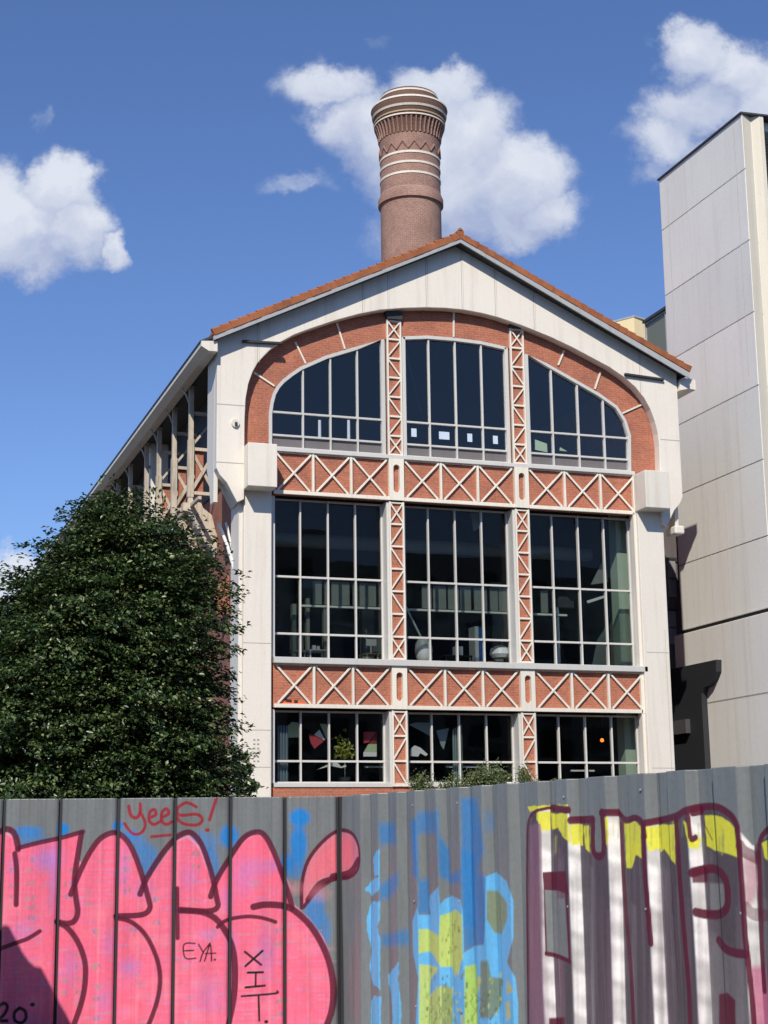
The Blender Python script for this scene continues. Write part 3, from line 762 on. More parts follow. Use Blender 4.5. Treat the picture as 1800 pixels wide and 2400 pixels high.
for i in range(ns):
    q=2*math.pi*i/ns
    pts=[]
    for y,r in ((338,66.8),(325,68.3),(312,72.3),(305,75.2)):
        rr_=rp(r,y); pts.append((CX+rr_*math.cos(q),CH_Y+rr_*math.sin(q),zr(y)))
    rbm.tube(pts,.05,6)
nz_=16
for i in range(nz_):
    for sgn in (0,1):
        q0=2*math.pi*(i+.5*sgn)/nz_; q1=2*math.pi*(i+.5*(sgn+1))/nz_
        y0,y1=(376,358) if sgn==0 else (358,376)
        seg=[]
        for k in range(4):
            f_=k/3; q=q0+(q1-q0)*f_; y=y0+(y1-y0)*f_; rr_=rp(66.4,y); seg.append((CX+rr_*math.cos(q),CH_Y+rr_*math.sin(q),zr(y)))
        zz.tube(seg,.04,5)
rbm.build('neck_ribs',CHB,CH,smooth=True); zz.build('zigzag_relief',CHB,CH,smooth=True)
crown=[(306,74),(303,76),(298,76.5),(297,75),(292,75.5),(288,78),(284,79),(281,78.5),(279,81),(272,82.3),(266,82.8),(262,82),(258,79),(254,72),(251,65),(236,63.2),(233,62.5),(232,61),(231,56),(246,54)]
MB().lathe([(rp(r,y),zr(y)) for y,r in crown],(CX,CH_Y,0),72).build('crown',CHD,CH,smooth=True)
def ring(y0,y1,r0,r1,m=CHW,nm='white_band'):
    MB().lathe([(rp(r0-2,y0),zr(y0)),(rp(r0+.9,y0),zr(y0)),(rp(r1+.9,y1),zr(y1)),(rp(r1-2,y1),zr(y1))],(CX,CH_Y,0),72).build(nm,m,CH,smooth=False)
for y0,y1,r0,r1 in ((386,381,65.6,65.6),(409,404,65.8,65.8),(433,428,66,66),(468.5,462,66.6,66.2),(303,300,76.6,76.8),(284,279.5,79.4,81),(265.5,261,83,82),(241,237,63.8,63.5)):
    ring(y0,y1,r0,r1)
ring(296,293,77.5,77.5,grime('chimney_tan_brick',(.5,.38,.26),.8,.8,.85,2),'tan_band')

# ------------------------------------------------------------------ concrete tower on the right
TX=28.0
n0=atX(1737,262,TX); f0=atX(1545,428,TX)
TZ=(n0.z+f0.z)/2; TYn,TYf=n0.y,f0.y
TW=thing('concrete_tower','tall pale grey concrete tower with horizontal joints at the right','tower block',(TX,TYn,0))
def pz(x,y): return atX(x,y,TX).z
joints=[pz(1745,397),pz(1756,563),pz(1767,731),pz(1779,902),pz(1791,1076),pz(1797,1257)]
zgap=atX(1700,1455,TX).z
zlist=[TZ]+joints
p_front=lambda px,Y:(fx(px,900,Y),Y)
# plan outline of corner: side face, set-back groove, nose
def plan(off=0):
    k=n0
    a=(TX-off,TYf+off); b_=(TX-off,TYn); 
    g1=(TX+.42,TYn+.12); g2=(TX+.66,TYn-.06); g3=(TX+.80,TYn-.06); g4=(TX+.86,TYn+.35)
    return [a,b_,(TX+.02,TYn-.01),g1,g2,g3,g4,(TX+8,TYn+.35),(TX+8,TYf+off)]
zs_=[TZ]+joints+[zgap+.03]
for i,(za,zb_) in enumerate(zip(zs_[:-1],zs_[1:])):
    P=plan()
    MB().prism(P,zb_+.03,za,'z').build('wall_panel_course',CONC if i!=99 else CONCW,TW,bevel=.02)
MB().prism([(x+(.06 if x<TX+1 else 0),y+.06 if y<TYn+1 else y) for x,y in plan()],0,TZ-.2,'z').build('core',mat('joint_dark',(.03,.03,.032),.9),TW)
P=plan(.0); P[0]=(TX-.10,TYf+.4); P[1]=(TX-.10,TYn-.1); P[2]=(TX+.0,TYn-.11)
zl=atX(1700,1640,TX-.1).z
MB().prism(P,0,zgap-.09,'z').build('lower_wall',CONC,TW,bevel=.02)
MB().box(TX-.107,TX-.09,TYn,TYf+.3,zl-.02,zl+.02).build('lower_joint',JOINT,TW)
MB().prism([(TX-.06,TYf+.05),(TX-.06,TYn-.06),(TX+.9,TYn-.12),(TX+8,TYn+.2),(TX+8,TYf+.05)],TZ+.002,TZ+.06,'z').build('roof_edging',ROOFD,TW)
MB().prism([(TX+.02,TYn-.013),(TX+.42,TYn+.117),(TX+.42,TYn+.123),(TX+.02,TYn-.007)],zgap+.2,TZ-.02,'z').build('corner_facing',CONCW,TW)
# warm facing strip on the nose of the corner
MB().prism([(TX+.43,TYn+.112),(TX+.66,TYn-.068),(TX+.80,TYn-.068),(TX+.80,TYn-.062),(TX+.66,TYn-.062),(TX+.43,TYn+.118)],zgap+.2,TZ-.02,'z').build('corner_facing',CONCW,TW)
lo=MB()
for i in range(220):
    z=TZ-.35-i*.11
    if z<2: break
    lo.prism([(TYn+.30,z),(TYn+.22,z-.05),(TYn+.24,z-.06),(TYn+.33,z-.01)],TX+.88,TX+4,'x')
lo.build('louvre_bank',mat('dark_louvre',(.06,.055,.05),.6),TW)
# faint formwork lines
fwm=MB()
for px in (1660,1700):
    Yp=atX(px,1200,TX).y; fwm.box(TX-.003,TX+.01,Yp-.008,Yp+.008,zgap+.3,pz(1700,1150))
Yp=atX(1755,700,TX).y
for (x,ya,yb) in ((1564,440,820),(1720,300,900)):
    a=atX(x,ya,TX); b_=atX(x,yb,TX); fwm.box(TX-.004,TX+.01,a.y-.01,a.y+.01,b_.z,a.z)
islands(fwm,'formwork_line',mat('formwork_shadow_grey',(.5,.49,.47),.9),TW)
# added dark slab cut to the outline of the shadow on the tower
def TYZ(x,y,X): p=atX(x,y,X); return (p.y,p.z)
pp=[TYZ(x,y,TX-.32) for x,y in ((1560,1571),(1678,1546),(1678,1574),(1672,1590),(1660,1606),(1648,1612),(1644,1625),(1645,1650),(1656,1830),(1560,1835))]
SH_SLAB=thing('tower_shadow_slab','added dark slab standing for the shadow on the concrete tower foot','shadow slab',(TX-.2,46,0))
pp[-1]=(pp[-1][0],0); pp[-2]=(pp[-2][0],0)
MB().prism(pp,TX-.32,TX-.108,'x').build('shadow_slab',SHADOW_BLACK,SH_SLAB)
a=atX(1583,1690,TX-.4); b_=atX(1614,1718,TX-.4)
MB().box(TX-.5,TX-.325,b_.y,a.y,b_.z,a.z).build('shadow_slab_block',grime('grey_block',(.07,.07,.075),.8),SH_SLAB)
# infill building in the gap
GB=thing('infill_building','narrow purplish grey rendered building in the gap beside hall and tower','building',(27,52,0))
PG=grime('purple_grey_render',(.16,.135,.14),.9,.7,.8,2)
MB().box(XR-.6,TX+2,51.5,60,0,13.4).build('wall',PG,GB)
for (y0,y1) in ((1312,1400),(1432,1510)):
    a=atY(1564,y0,51.45); b_=atY(1586,y1,51.45)
    w=MB().box(a.x,b_.x,51.42,51.495,b_.z,a.z).build('window',mat('grey_shutter',(.30,.29,.31),.6),GB)
    MB().box(a.x-.05,b_.x+.05,51.38,51.415,a.z,a.z+.08).build('lintel',INB,w)
    MB().box(a.x+.02,b_.x-.02,51.39,51.418,(a.z+b_.z)/2-.03,(a.z+b_.z)/2+.03).build('rail',PG,w)
MB().box(XR-.6,TX-.4,50.6,51.3,0,atY(1580,1560,50.6).z).build('doorway_recess',INB,GB)

# far buildings showing above the right slope of the roof
yy=95.0
a=atY(1438,765,yy); b_=atY(1486,743,yy); c=atY(1521,750,yy)
YBd=thing('rendered_house','cream yellow rendered building rising behind the right roof slope','building',(b_.x,yy,0))
MB().prism([(a.x-3,yy+8),(b_.x,yy),(c.x,yy+.5),(c.x,yy+14),(a.x-3,yy+14)],0,b_.z,'z').build('wall',YELL,YBd)
MB().prism([(a.x-3.05,yy+8),(b_.x,yy-.06),(c.x+.1,yy+.42),(c.x,yy+14),(a.x-3,yy+14)],b_.z+.003,b_.z+.12,'z').build('parapet_coping',FASC,YBd)
yg=88.0
a=atY(1512,758,yg); 
GX=thing('glazed_block','dark glazed block with metal frames between cream building and concrete tower','building',(a.x,yg,0))
zt=a.z; xg=a.x
MB().prism([(yg,0),(yg,zt),(yg-14,zt),(yg-14,0)],xg+.05,xg+.3,'x').build('curtain_wall',mat('olive_glass',(.20,.20,.13),.15),GX)
fg=MB()
for k in range(6): fg.box(xg-.02,xg+.048,yg-.08-2.6*k,yg+.02-2.6*k,0,zt)
for k in range(9): fg.box(xg-.01,xg+.046,yg-14,yg,zt-.12-2.9*k,zt-2.9*k)
fg.build('glazing_bars',FASC,GX)
dk=MB()
for k in range(9): dk.box(xg+.01,xg+.044,yg-6,yg-3.4,zt-2.6-2.9*k,zt-.3-2.9*k)
dk.build('dark_panes',INB,GX)
MB().box(xg-.15,xg+3,yg-14.2,yg+.1,zt+.003,zt+.18).build('roof_edging',ROOFD,GX)

# ------------------------------------------------------------------ leaves / trees
def leafmat(name,c0,c1,c2):
    m=bpy.data.materials.new(name); m.use_nodes=True; nt=m.node_tree; nt.nodes.clear()
    o=nt.nodes.new('ShaderNodeOutputMaterial'); pb=nt.nodes.new('ShaderNodeBsdfPrincipled'); tl=nt.nodes.new('ShaderNodeBsdfTranslucent'); mx=nt.nodes.new('ShaderNodeMixShader')
    g=nt.nodes.new('ShaderNodeNewGeometry'); rp_=nt.nodes.new('ShaderNodeValToRGB'); e=rp_.color_ramp.elements
    e[0].color=(*c0,1); e[1].color=(*c2,1); k=e.new(.6); k.color=(*c1,1)
    nt.links.new(g.outputs['Random Per Island'],rp_.inputs[0]); nt.links.new(rp_.outputs[0],pb.inputs['Base Color']); nt.links.new(rp_.outputs[0],tl.inputs[0])
    pb.inputs['Roughness'].default_value=.33; mx.inputs[0].default_value=.22
    nt.links.new(pb.outputs[0],mx.inputs[1]); nt.links.new(tl.outputs[0],mx.inputs[2]); nt.links.new(mx.outputs[0],o.inputs[0]); return m
LEAF=leafmat('lime_leaf',(.018,.040,.012),(.045,.085,.022),(.24,.29,.12))
LEAF2=leafmat('shrub_leaf',(.05,.09,.03),(.10,.15,.04),(.2,.22,.09))
BARK=grime('bark',(.09,.07,.05),.95,.6,.7,6,bumpy=.8)
def leaves(name,P,N,size,m,parent,asp=.62,dirs=None):
    """P centres, N normals (n,3); builds folded 4-vertex leaves (two triangles sharing the midrib)"""
    n=len(P); N=N/np.linalg.norm(N,axis=1,keepdims=True)
    D=rng.normal(size=(n,3)) if dirs is None else dirs+rng.normal(size=(n,3))*.5
    D-= (D*N).sum(1,keepdims=True)*N; D/=np.linalg.norm(D,axis=1,keepdims=True)
    S=np.cross(N,D); s=size*(.65+.7*rng.random((n,1)))
    fold=.18*s
    V=np.empty((n,4,3)); V[:,0]=P-D*s*.5; V[:,1]=P+S*s*asp*.5+N*fold; V[:,2]=P+D*s*.6; V[:,3]=P-S*s*asp*.5+N*fold
    me=bpy.data.meshes.new(name); me.vertices.add(4*n); me.vertices.foreach_set('co',V.ravel())
    idx=np.arange(n)*4; tri=np.stack([idx,idx+1,idx+2,idx,idx+2,idx+3],1).ravel()
    me.loops.add(6*n); me.loops.foreach_set('vertex_index',tri); me.polygons.add(2*n)
    me.polygons.foreach_set('loop_start',np.arange(2*n)*3); me.polygons.foreach_set('loop_total',np.full(2*n,3))
    me.update(calc_edges=True); me.materials.append(m)
    o=bpy.data.objects.new(name,me); COL.objects.link(o); o.parent=parent; o.matrix_parent_inverse=Matrix.Translation(-world_loc(parent))
    return o
def tree(name,label,base,hull,nspray,per,size,group=None,clipf=None):
    """hull: list of ellipsoids (cx,cy,cz,rx,ry,rz). sprays of leaves near the hull surface"""
    T=thing(name,label,'tree',base,group)
    C_=[];Nn=[];Dd=[]
    H=np.array(hull); vol=(H[:,3]*H[:,4]*H[:,5])**.7; pr=vol/vol.sum()
    which=rng.choice(len(H),nspray,p=pr)
    d=rng.normal(size=(nspray,3)); d/=np.linalg.norm(d,axis=1,keepdims=True)
    rad=1-np.abs(rng.normal(size=(nspray,1)))*.30
    rad=np.clip(rad,.35,1.0)*(1+.06*rng.normal(size=(nspray,1))); rad=np.where(rng.random((nspray,1))<.06,1.0+.16*rng.random((nspray,1)),rad)
    c=H[which,:3]+d*H[which,3:]*rad
    out=d/H[which,3:]; out/=np.linalg.norm(out,axis=1,keepdims=True)
    # each spray: a flattened drooping fan running outward
    for k in range(nspray):
        o_=out[k]; hor=np.array([o_[0],o_[1],0]); 
        if np.linalg.norm(hor)<.15: hor=rng.normal(size=3)*np.array([1,1,0])
        hor/=np.linalg.norm(hor); hor=hor+rng.normal(size=3)*.35*np.array([1,1,.3]); hor[2]-=.22-.5*max(o_[2],0); hor/=np.linalg.norm(hor)
        side=np.cross(hor,[0,0,1]); side/=np.linalg.norm(side); nrm=np.cross(side,hor)
        a=(rng.random(per)-.35)*.95; b_=rng.normal(size=per)*.15*(1.1-a); h=rng.normal(size=per)*.035-.12*a*a
        big=rng.uniform(.75,1.45); p=c[k]+np.outer(a*big,hor)+np.outer(b_*big,side)+np.outer(h,nrm)
        C_.append(p); Nn.append(nrm*1.0+rng.normal(size=(per,3))*.45+o_*.25); Dd.append(np.tile(hor,(per,1)))
    P=np.concatenate(C_);N=np.concatenate(Nn);D=np.concatenate(Dd)
    if clipf is not None:
        k=clipf(P); P,N,D=P[k],N[k],D[k]
    leaves('crown',P,N,size,LEAF,T,dirs=D)
    top=max(h[2]+h[5]*.6 for h in hull)
    b0=Vector(base); tk=MB(); pts=[b0,b0+Vector((.05,0,top*.3)),b0+Vector((-.05,.1,top*.6)),b0+Vector((0,0,top))]
    tk.tube(pts,[.28,.2,.12,.03],10)
    lim=MB()
    for k in range(0,nspray,max(1,nspray//90)):
        e=Vector(c[k]); zst=max(1.5,e.z-1.2-.35*(Vector((e.x,e.y))-Vector((b0.x,b0.y))).length); s_=Vector((b0.x,b0.y,min(zst,top*.95)))
        mid=(s_+e)*.5+Vector((0,0,.25)); lim.tube([s_,mid,e],[.06,.035,.012],5)
    tk.build('trunk',BARK,T,smooth=True); lim.build('limb',BARK,T,smooth=True)
    return T
TY=30.0
def H(px,py,rx,ry,rz,dy=0,Y=TY):
    p=atY(px,py,Y+dy); return (p.x,p.y,p.z,rx,ry,rz)
hull=[H(290,1330,1.05,1.3,1.05),H(250,1235,.45,.5,.5),H(275,1430,1.6,1.6,1.3),H(340,1500,1.3,1.6,1.6),H(160,1510,1.35,1.5,1.3),H(255,1700,1.85,1.9,2.0),H(375,1720,1.1,1.5,1.7),H(60,1640,1.5,1.6,1.6),H(130,1850,2.1,1.8,1.6),H(345,1890,1.65,1.8,1.4),H(400,1350,.6,.9,.6),H(150,1340,.5,.6,.6),H(258,1190,.28,.4,.40),H(330,1235,.42,.6,.45),H(200,1280,.36,.6,.36),H(130,1340,.34,.5,.34),H(420,1300,.4,.5,.4),H(445,1400,.45,.6,.5),H(80,1400,.6,.6,.6),H(380,1265,.36,.5,.36),H(440,1600,.5,.7,1.1),H(470,1790,.45,.6,.8),H(455,1860,.6,.9,.8),H(225,1220,.35,.4,.4)]
bs=atY(300,2000,TY)
tree('lime_tree','large dense dark green tree rising above the pink fence, left of the hall',(bs.x,TY,0),hull,3400,52,.086)
hull=[H(30,1500,.8,1.0,.65,1.5),H(-40,1600,1.3,1.5,1.5,1.5),H(-80,1490,1.0,1,.7,1.5),H(-30,1850,1.8,1.6,1.8,1.5)]
bs=atY(-40,2000,TY+1.5)
tree('lime_tree','lower round green tree cut by the left picture edge',(bs.x,TY+1.5,0),hull,900,44,.086)

leaves('foliage',PLANT_LATER[0],PLANT_LATER[1],.12,leafmat('yellow_green_leaf',(.2,.24,.02),(.35,.36,.04),(.5,.5,.1)),PLANT_LATER[2],asp=.5)
# shrubs behind the fence, in a raised bed
bed0,bed1=fx(935,1860,42.5),fx(1420,1850,42.5)
bedz=atY(1100,1868,42.2).z
BD=thing('raised_bed','raised concrete planting bed with earth in front of the hall','planting bed',((bed0+bed1)/2,42.5,0))
MB().box(bed0-.2,bed1,41.6,43.6,0,bedz-.08).build('bed_wall',CONC,BD)
MB().box(bed0-.1,bed1-.1,41.7,43.5,bedz-.08,bedz).build('soil',grime('soil',(.12,.09,.06),.95,.6,.8,8),BD)
def shrub(px,py0,py1,wpx,label,n,size=.075,Y=42.4):
    a=atY(px,py0,Y); b_=atY(px,py1,Y); w=wpx/83/2; h=(b_.z-a.z)
    T=thing('shrub',label,'shrub',(a.x,Y,bedz),'shrubs growing above the fence line')
    st=MB(); P=[];N=[]
    k=max(5,int(n/38))
    for i in range(k):
        q=random.uniform(0,6.28); r_=random.random()**.6
        e=Vector((a.x+w*r_*math.cos(q),Y+w*.9*r_*math.sin(q),a.z+h*(1-.55*r_*r_)*random.uniform(.7,1.03)))
        s_=Vector((a.x+w*.45*math.cos(q)*r_,Y,bedz))
        m_=(s_+e)/2+Vector((0,0,.06)); st.tube([s_,m_,e],[.012,.009,.004],5)
        for j in range(38):
            f_=random.uniform(.25,1); p=s_.lerp(e,f_)+Vector(rng.normal(size=3))*.07
            P.append(p[:]); N.append((rng.normal(size=3)*.6+np.array([-.3,-.6,.7])))
    st.build('stem',BARK,T); leaves('foliage',np.array(P),np.array(N),size,LEAF2,T,asp=.4)
shrub(990,1866,1800,62,'low leafy shrub with small flowers at left end of the raised bed',900)
shrub(1060,1868,1812,70,'thin pale shrub in front of the grey curtain window',760)
shrub(1150,1860,1782,110,'largest bushy shrub under the middle ground floor window',2300)
shrub(1120,1864,1790,80,'dense shrub overlapping the left side of the largest bush',1200)
shrub(1228,1855,1790,70,'shrub growing at the foot of the right lattice column',950)
shrub(1300,1852,1822,50,'few low sprigs right of the right lattice column',260)
# sprig in front of the left pilaster
sp0=atY(566,1850,43.5)
T=thing('wild_fig','dark big-leaved sprig in front of the left pilaster foot','plant',(sp0.x,43.5,0))
st=MB(); P=[];N=[]
for (x,y) in ((562,1768),(575,1795),(588,1812),(598,1842),(590,1850),(570,1830),(560,1800),(552,1780),(580,1830),(566,1815),(585,1800),(572,1775),(556,1815),(562,1845),(575,1855),(550,1830),(548,1800)):
    e=atY(x,y,43.5+random.uniform(-.1,.1)); st.tube([(sp0.x-.1,43.5,0),(sp0.x-.1,43.5,sp0.z-.2),e],[.03,.02,.008],5)
    for j in range(5): P.append((e+Vector(rng.normal(size=3))*.06)[:]); N.append(rng.normal(size=3)*.5+np.array([-.2,-.8,.2]))
st.build('stem',BARK,T); leaves('foliage',np.array(P),np.array(N),.27,LEAF,T,asp=.5)

# ------------------------------------------------------------------ graffiti fence
FZ=2.15
K0=Vector((1.48,15.03)); 
def atZ(x,y,Z): d=ray(x,y); t_=(Z-EYE.z)/d.z; p=EYE+d*t_; return Vector((p.x,p.y))
L0=atZ(0,1873,FZ); L1=atZ(800,1866.5,FZ); R1=atZ(1800,1792,FZ)
uL=(L1-L0).normalized(); uR=(R1-L1).normalized()
def plane_uv(px,py,org,u):          # photo point -> (distance along the fence, height) on the mean plane of that run
    n=Vector((-u.y,u.x)); d=ray(px,py); t_=((org-Vector((0,0))).dot(n))/(Vector((d.x,d.y)).dot(n))
    p=EYE+d*t_; return (Vector((p.x,p.y))-org).dot(u), p.z
FENCE=thing('hoarding_fence','tall grey sheet metal hoarding covered in pink, blue and chrome graffiti','fence',(L1.x,L1.y,0))
class Canvas:
    facing=None
    """paint layer evaluated at points (U,Z) of one fence run"""
    def __init__(s,U,Z,org,u,base):
        s.U=U.astype(np.float32); s.Z=Z.astype(np.float32); s.org=org; s.u=u; n=len(U)
        s.C=np.tile(np.array(base,np.float32),(n,1)); s.S=np.zeros(n,np.float32)
        s.map=None
    def cv(s,pts,k): 
        ox,oy,sc=k; return [plane_uv(ox+x/sc,oy+y/sc,s.org,s.u) for x,y in pts]
    def bb(s,q,pad):
        q=np.array(q); return np.nonzero((s.U>q[:,0].min()-pad)&(s.U<q[:,0].max()+pad)&(s.Z>q[:,1].min()-pad)&(s.Z<q[:,1].max()+pad))[0]
    def put(s,idx,a,col,silver=None):
        a=np.clip(a,0,1)[:,None]
        if isinstance(col,str):   # chrome paint: sunlit glare and reflection bands painted on facing flanks, shade on flats
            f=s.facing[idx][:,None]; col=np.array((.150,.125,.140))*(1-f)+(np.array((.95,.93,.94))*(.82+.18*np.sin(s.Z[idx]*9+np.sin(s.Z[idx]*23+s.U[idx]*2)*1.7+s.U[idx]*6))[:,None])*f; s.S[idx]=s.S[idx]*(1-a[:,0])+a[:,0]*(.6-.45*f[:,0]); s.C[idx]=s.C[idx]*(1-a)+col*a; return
        s.C[idx]=s.C[idx]*(1-a)+np.array(col,np.float32)*a
        s.S[idx]=s.S[idx]*(1-a[:,0])+(0 if silver is None else silver)*a[:,0]
    def poly(s,pts,k,col,alpha=1,soft=.004,silver=None,noise=0):
        q=s.cv(pts,k); idx=s.bb(q,soft*2+.01)
        if not len(idx): return
        x=s.U[idx]; y=s.Z[idx]; ins=np.zeros(len(idx),bool); dist=np.full(len(idx),9.,np.float32)
        for (a,b) in zip(q,q[1:]+q[:1]):
            c=((a[1]>y)!=(b[1]>y)); xi=(b[0]-a[0])*(y-a[1])/((b[1]-a[1])+1e-12)+a[0]; ins^=(c&(x<xi))
            dx,dy=b[0]-a[0],b[1]-a[1]; t_=np.clip(((x-a[0])*dx+(y-a[1])*dy)/(dx*dx+dy*dy+1e-12),0,1)
            dist=np.minimum(dist,np.hypot(x-a[0]-t_*dx,y-a[1]-t_*dy))
        sd=np.where(ins,dist,-dist)
        if noise: sd=sd+noise*(np.sin(x*61+y*23)+np.sin(y*71-x*37))*.5
        s.put(idx,alpha*np.clip(sd/soft*.5+.5,0,1),col,silver)
    def line(s,pts,k,w,col,alpha=1,soft=.003,silver=None,taper=False,smooth=True):
        """w in photo pixels / k scale units; catmull-rom smoothed polyline"""
        if smooth and len(pts)>2:
            o=[]; pp=[pts[0]]+list(pts)+[pts[-1]]
            for i in range(1,len(pp)-2):
                p0,p1,p2,p3=[np.array(v,float) for v in pp[i-1:i+3]]
                for j in range(4):
                    t_=j/4; o.append(tuple(.5*((2*p1)+(-p0+p2)*t_+(2*p0-5*p1+4*p2-p3)*t_*t_+(-p0+3*p1-3*p2+p3)*t_**3)))
            o.append(pts[-1]); pts=o
        q=s.cv(pts,k)
        # px width -> metres across the first segment using local scale in z
        z0=s.cv([pts[0],(pts[0][0],pts[0][1]+10)],k); W=abs(z0[0][1]-z0[1][1])/10*w/2
        idx=s.bb(q,W+.02)
        if not len(idx): return
        x=s.U[idx]; y=s.Z[idx]; dist=np.full(len(idx),9.,np.float32)
        for (a,b) in zip(q[:-1],q[1:]):
            dx,dy=b[0]-a[0],b[1]-a[1]; t_=np.clip(((x-a[0])*dx+(y-a[1])*dy)/(dx*dx+dy*dy+1e-12),0,1)
            dist=np.minimum(dist,np.hypot(x-a[0]-t_*dx,y-a[1]-t_*dy))
        s.put(idx,alpha*np.clip((W-dist)/soft*.5+.5,0,1),col,silver)
    def blob(s,c,r,k,col,alpha=1,soft=.5):
        q=s.cv([c,(c[0]+r[0],c[1]),(c[0],c[1]+r[1])],k); rx=abs(q[1][0]-q[0][0])+1e-6; ry=abs(q[2][1]-q[0][1])+1e-6
        d=np.hypot((s.U-q[0][0])/rx,(s.Z-q[0][1])/ry); idx=np.nonzero(d<1.05)[0]
        s.put(idx,alpha*np.clip((1-d[idx])/soft,0,1),col)
GREY=(.172,.190,.200)
PINK=(.86,.145,.245); MAR=(.098,.008,.028); BLU=(.02,.22,.62); DBL=(.03,.13,.36); LBL=(.12,.42,.74); YEL=(.72,.70,.05)
SIL=(.62,.58,.60); GRN_=(.44,.56,.16); OLV=(.16,.19,.09); BLK=(.008,.008,.010); RED_=(.30,.015,.03)
kA=(0,1800,1.8433); kB=(800,1780,3.318); kC=(1200,1780,2.765)
def paint_leaf(c):
    leaf=[(1308,596),(1306,500),(1332,408),(1390,326),(1460,274),(1520,284),(1550,340),(1550,430),(1510,470),(1440,482),(1370,530)]
    c.poly(leaf,kA,(.62,.19,.25),1,.004)
    c.poly([(1330,500),(1345,420),(1400,345),(1460,300),(1510,300),(1530,340),(1525,400),(1480,440),(1400,460)],kA,(.74,.16,.22),.8,.02)
    def S(pts,w): c.line(pts,kA,w*1.1,MAR,.93)
    S([(1303,604),(1304,500),(1330,402),(1390,322),(1460,271),(1520,281),(1551,340),(1550,430),(1510,472),(1440,482),(1370,530),(1310,602)],15)
    S([(1440,470),(1510,455),(1548,400)],30)
    S([(1330,570),(1380,500),(1450,475)],22)
def paint_left(c):
    # faint lighter/darker patches of old paint cover
    for _ in range(26):
        c.blob((random.uniform(0,1500),random.uniform(120,1100)),(random.uniform(40,160),random.uniform(30,120)),kA,random.choice([(.11,.115,.12),(.17,.165,.16)]),.35,.9)
    for a,r,al in (((120,275),(85,32),.75),((272,265),(34,36),1),((510,250),(30,30),1),((150,320),(90,40),.5),((580,330),(70,60),.55),((640,400),(60,90),.6),((870,330),(90,70),.5),((900,420),(60,90),.6),((990,295),(50,62),.95),((1295,215),(56,50),1),((1290,330),(46,110),.95),((1240,410),(40,50),.8),((1270,430),(60,60),.6),((1360,610),(55,110),.65),((1400,700),(40,90),.5),((560,290),(50,30),.7),((960,520),(50,90),.6)):
        c.blob(a,r,kA,BLU,al,.45)
    main=[(-60,290),(20,283),(50,300),(80,352),(270,305),(345,288),(330,400),(345,420),(400,330),(470,290),(520,292),(570,350),(620,490),(645,480),(700,400),(760,320),(810,300),(860,350),(910,480),(935,495),(1000,390),(1060,310),(1110,285),(1150,310),(1200,400),(1240,500),(1265,600),(1330,660),(1390,740),(1425,830),(1442,950),(1430,1060),(1400,1130),(1380,1300),(-60,1300)]
    c.poly([(x+6,y-10) for x,y in main[:-2]]+main[-2:],kA,(.80,.30,.45),.9,.006)
    c.poly(main,kA,PINK,1,.004)
    pk=np.nonzero(c.C[:,0]>.80)[0]; U,Z=c.U[pk],c.Z[pk]
    env=.5+.5*np.sin(U*3.1+1.2+np.sin(Z*2.3))*np.sin(Z*1.9+U*.7)+.25*np.sin(U*9.3)
    st=sum(np.sin(Z*f+p+.6*np.sin(U*g+p)) for f,p,g in ((310,0,5),(173,2.1,3),(97,4.2,2),(451,1.1,7)))/4
    al=np.clip(env,0,1)*np.clip(st*1.6+.15,0,1)*.42
    c.put(pk,al,(.62,.27,.47))
    vs=np.clip(np.sin(U*37)+np.sin(U*91+2)-1.1,0,1)*.25; c.put(pk,vs,(.93,.40,.45))
    paint_leaf(c)
    for _ in range(120):   # uneven roller and spray coverage
        x=random.uniform(0,1430); y=random.uniform(330,1110); c.C0=None
        idx_col=random.choice([(.78,.20,.38),(.90,.22,.27),(.72,.16,.30),(.88,.30,.36)])
        if y>520: c.blob((x,y),(random.uniform(30,110),random.uniform(10,60)),kA,idx_col,.35,.9) if x<1400 else None
    # lilac overspray and broken horizontal hatch marks
    for a,r,al in (((200,400),(70,60),.5),((230,480),(30,200),.45),((540,430),(35,130),.4),((620,520),(60,60),.35),((1050,470),(70,120),.35),((1000,760),(40,90),.35),((470,760),(50,90),.3),((100,700),(80,60),.3),((900,720),(70,40),.35),((560,860),(70,60),.45),((1150,800),(60,160),.35),((1180,420),(40,40),.35),((215,390),(90,80),.45),((300,860),(60,120),.3),((1120,430),(90,60),.35),((820,470),(60,80),.3),((60,420),(40,60),.3),((450,1000),(60,100),.3),((900,980),(100,120),.28),((980,560),(40,80),.35)):
        c.blob(a,r,kA,(.46,.22,.58),min(1,al*1.35),.9)
    for _ in range(520):
        x=random.uniform(5,1420); y=random.uniform(360,1100); w=random.uniform(12,60); h=random.uniform(3,9)
        if x>1240 and y<700: continue
        if (x%250)<20: continue
        top_ok = y>520 or (80<x<320) or (420<x<540) or (760<x<880) or (1040<x<1180)
        if not top_ok: continue
        c.poly([(x,y),(x+w,y-2),(x+w,y+h-2),(x,y+h)],kA,random.choice([(.46,.24,.52),(.48,.30,.40),(.60,.24,.44),(.40,.26,.34)]),random.uniform(.3,.7),.004)
    rows=[]  # pairs of small rectangles: window reflections painted into the pink
    for (x0,ys) in ((115,(385,435,490,550,590,640)),(40,(430,500,550)),(280,(430,490,545)),(535,(380,430,480,520)),(325,(850,905,960,1010)),(260,(910,965)),(370,(580,530)),(400,(700,850,935,990,1070)),(660,(560,660)),(830,(360,420)),(1190,(690,750,1000,1050)),(560,(690,)),(320,(800,))):
        for y in ys:
            for dx in (0,19):
                if random.random()<.12: continue
                x=x0+dx+random.uniform(-2,2); yy_=y+random.uniform(-3,3); w=random.uniform(10,15); h=random.uniform(12,24)
                c.poly([(x,yy_),(x+w,yy_-1),(x+w,yy_+h),(x,yy_+h)],kA,random.choice([(.33,.22,.26),(.20,.24,.42),(.36,.28,.26)]),.75,.004)
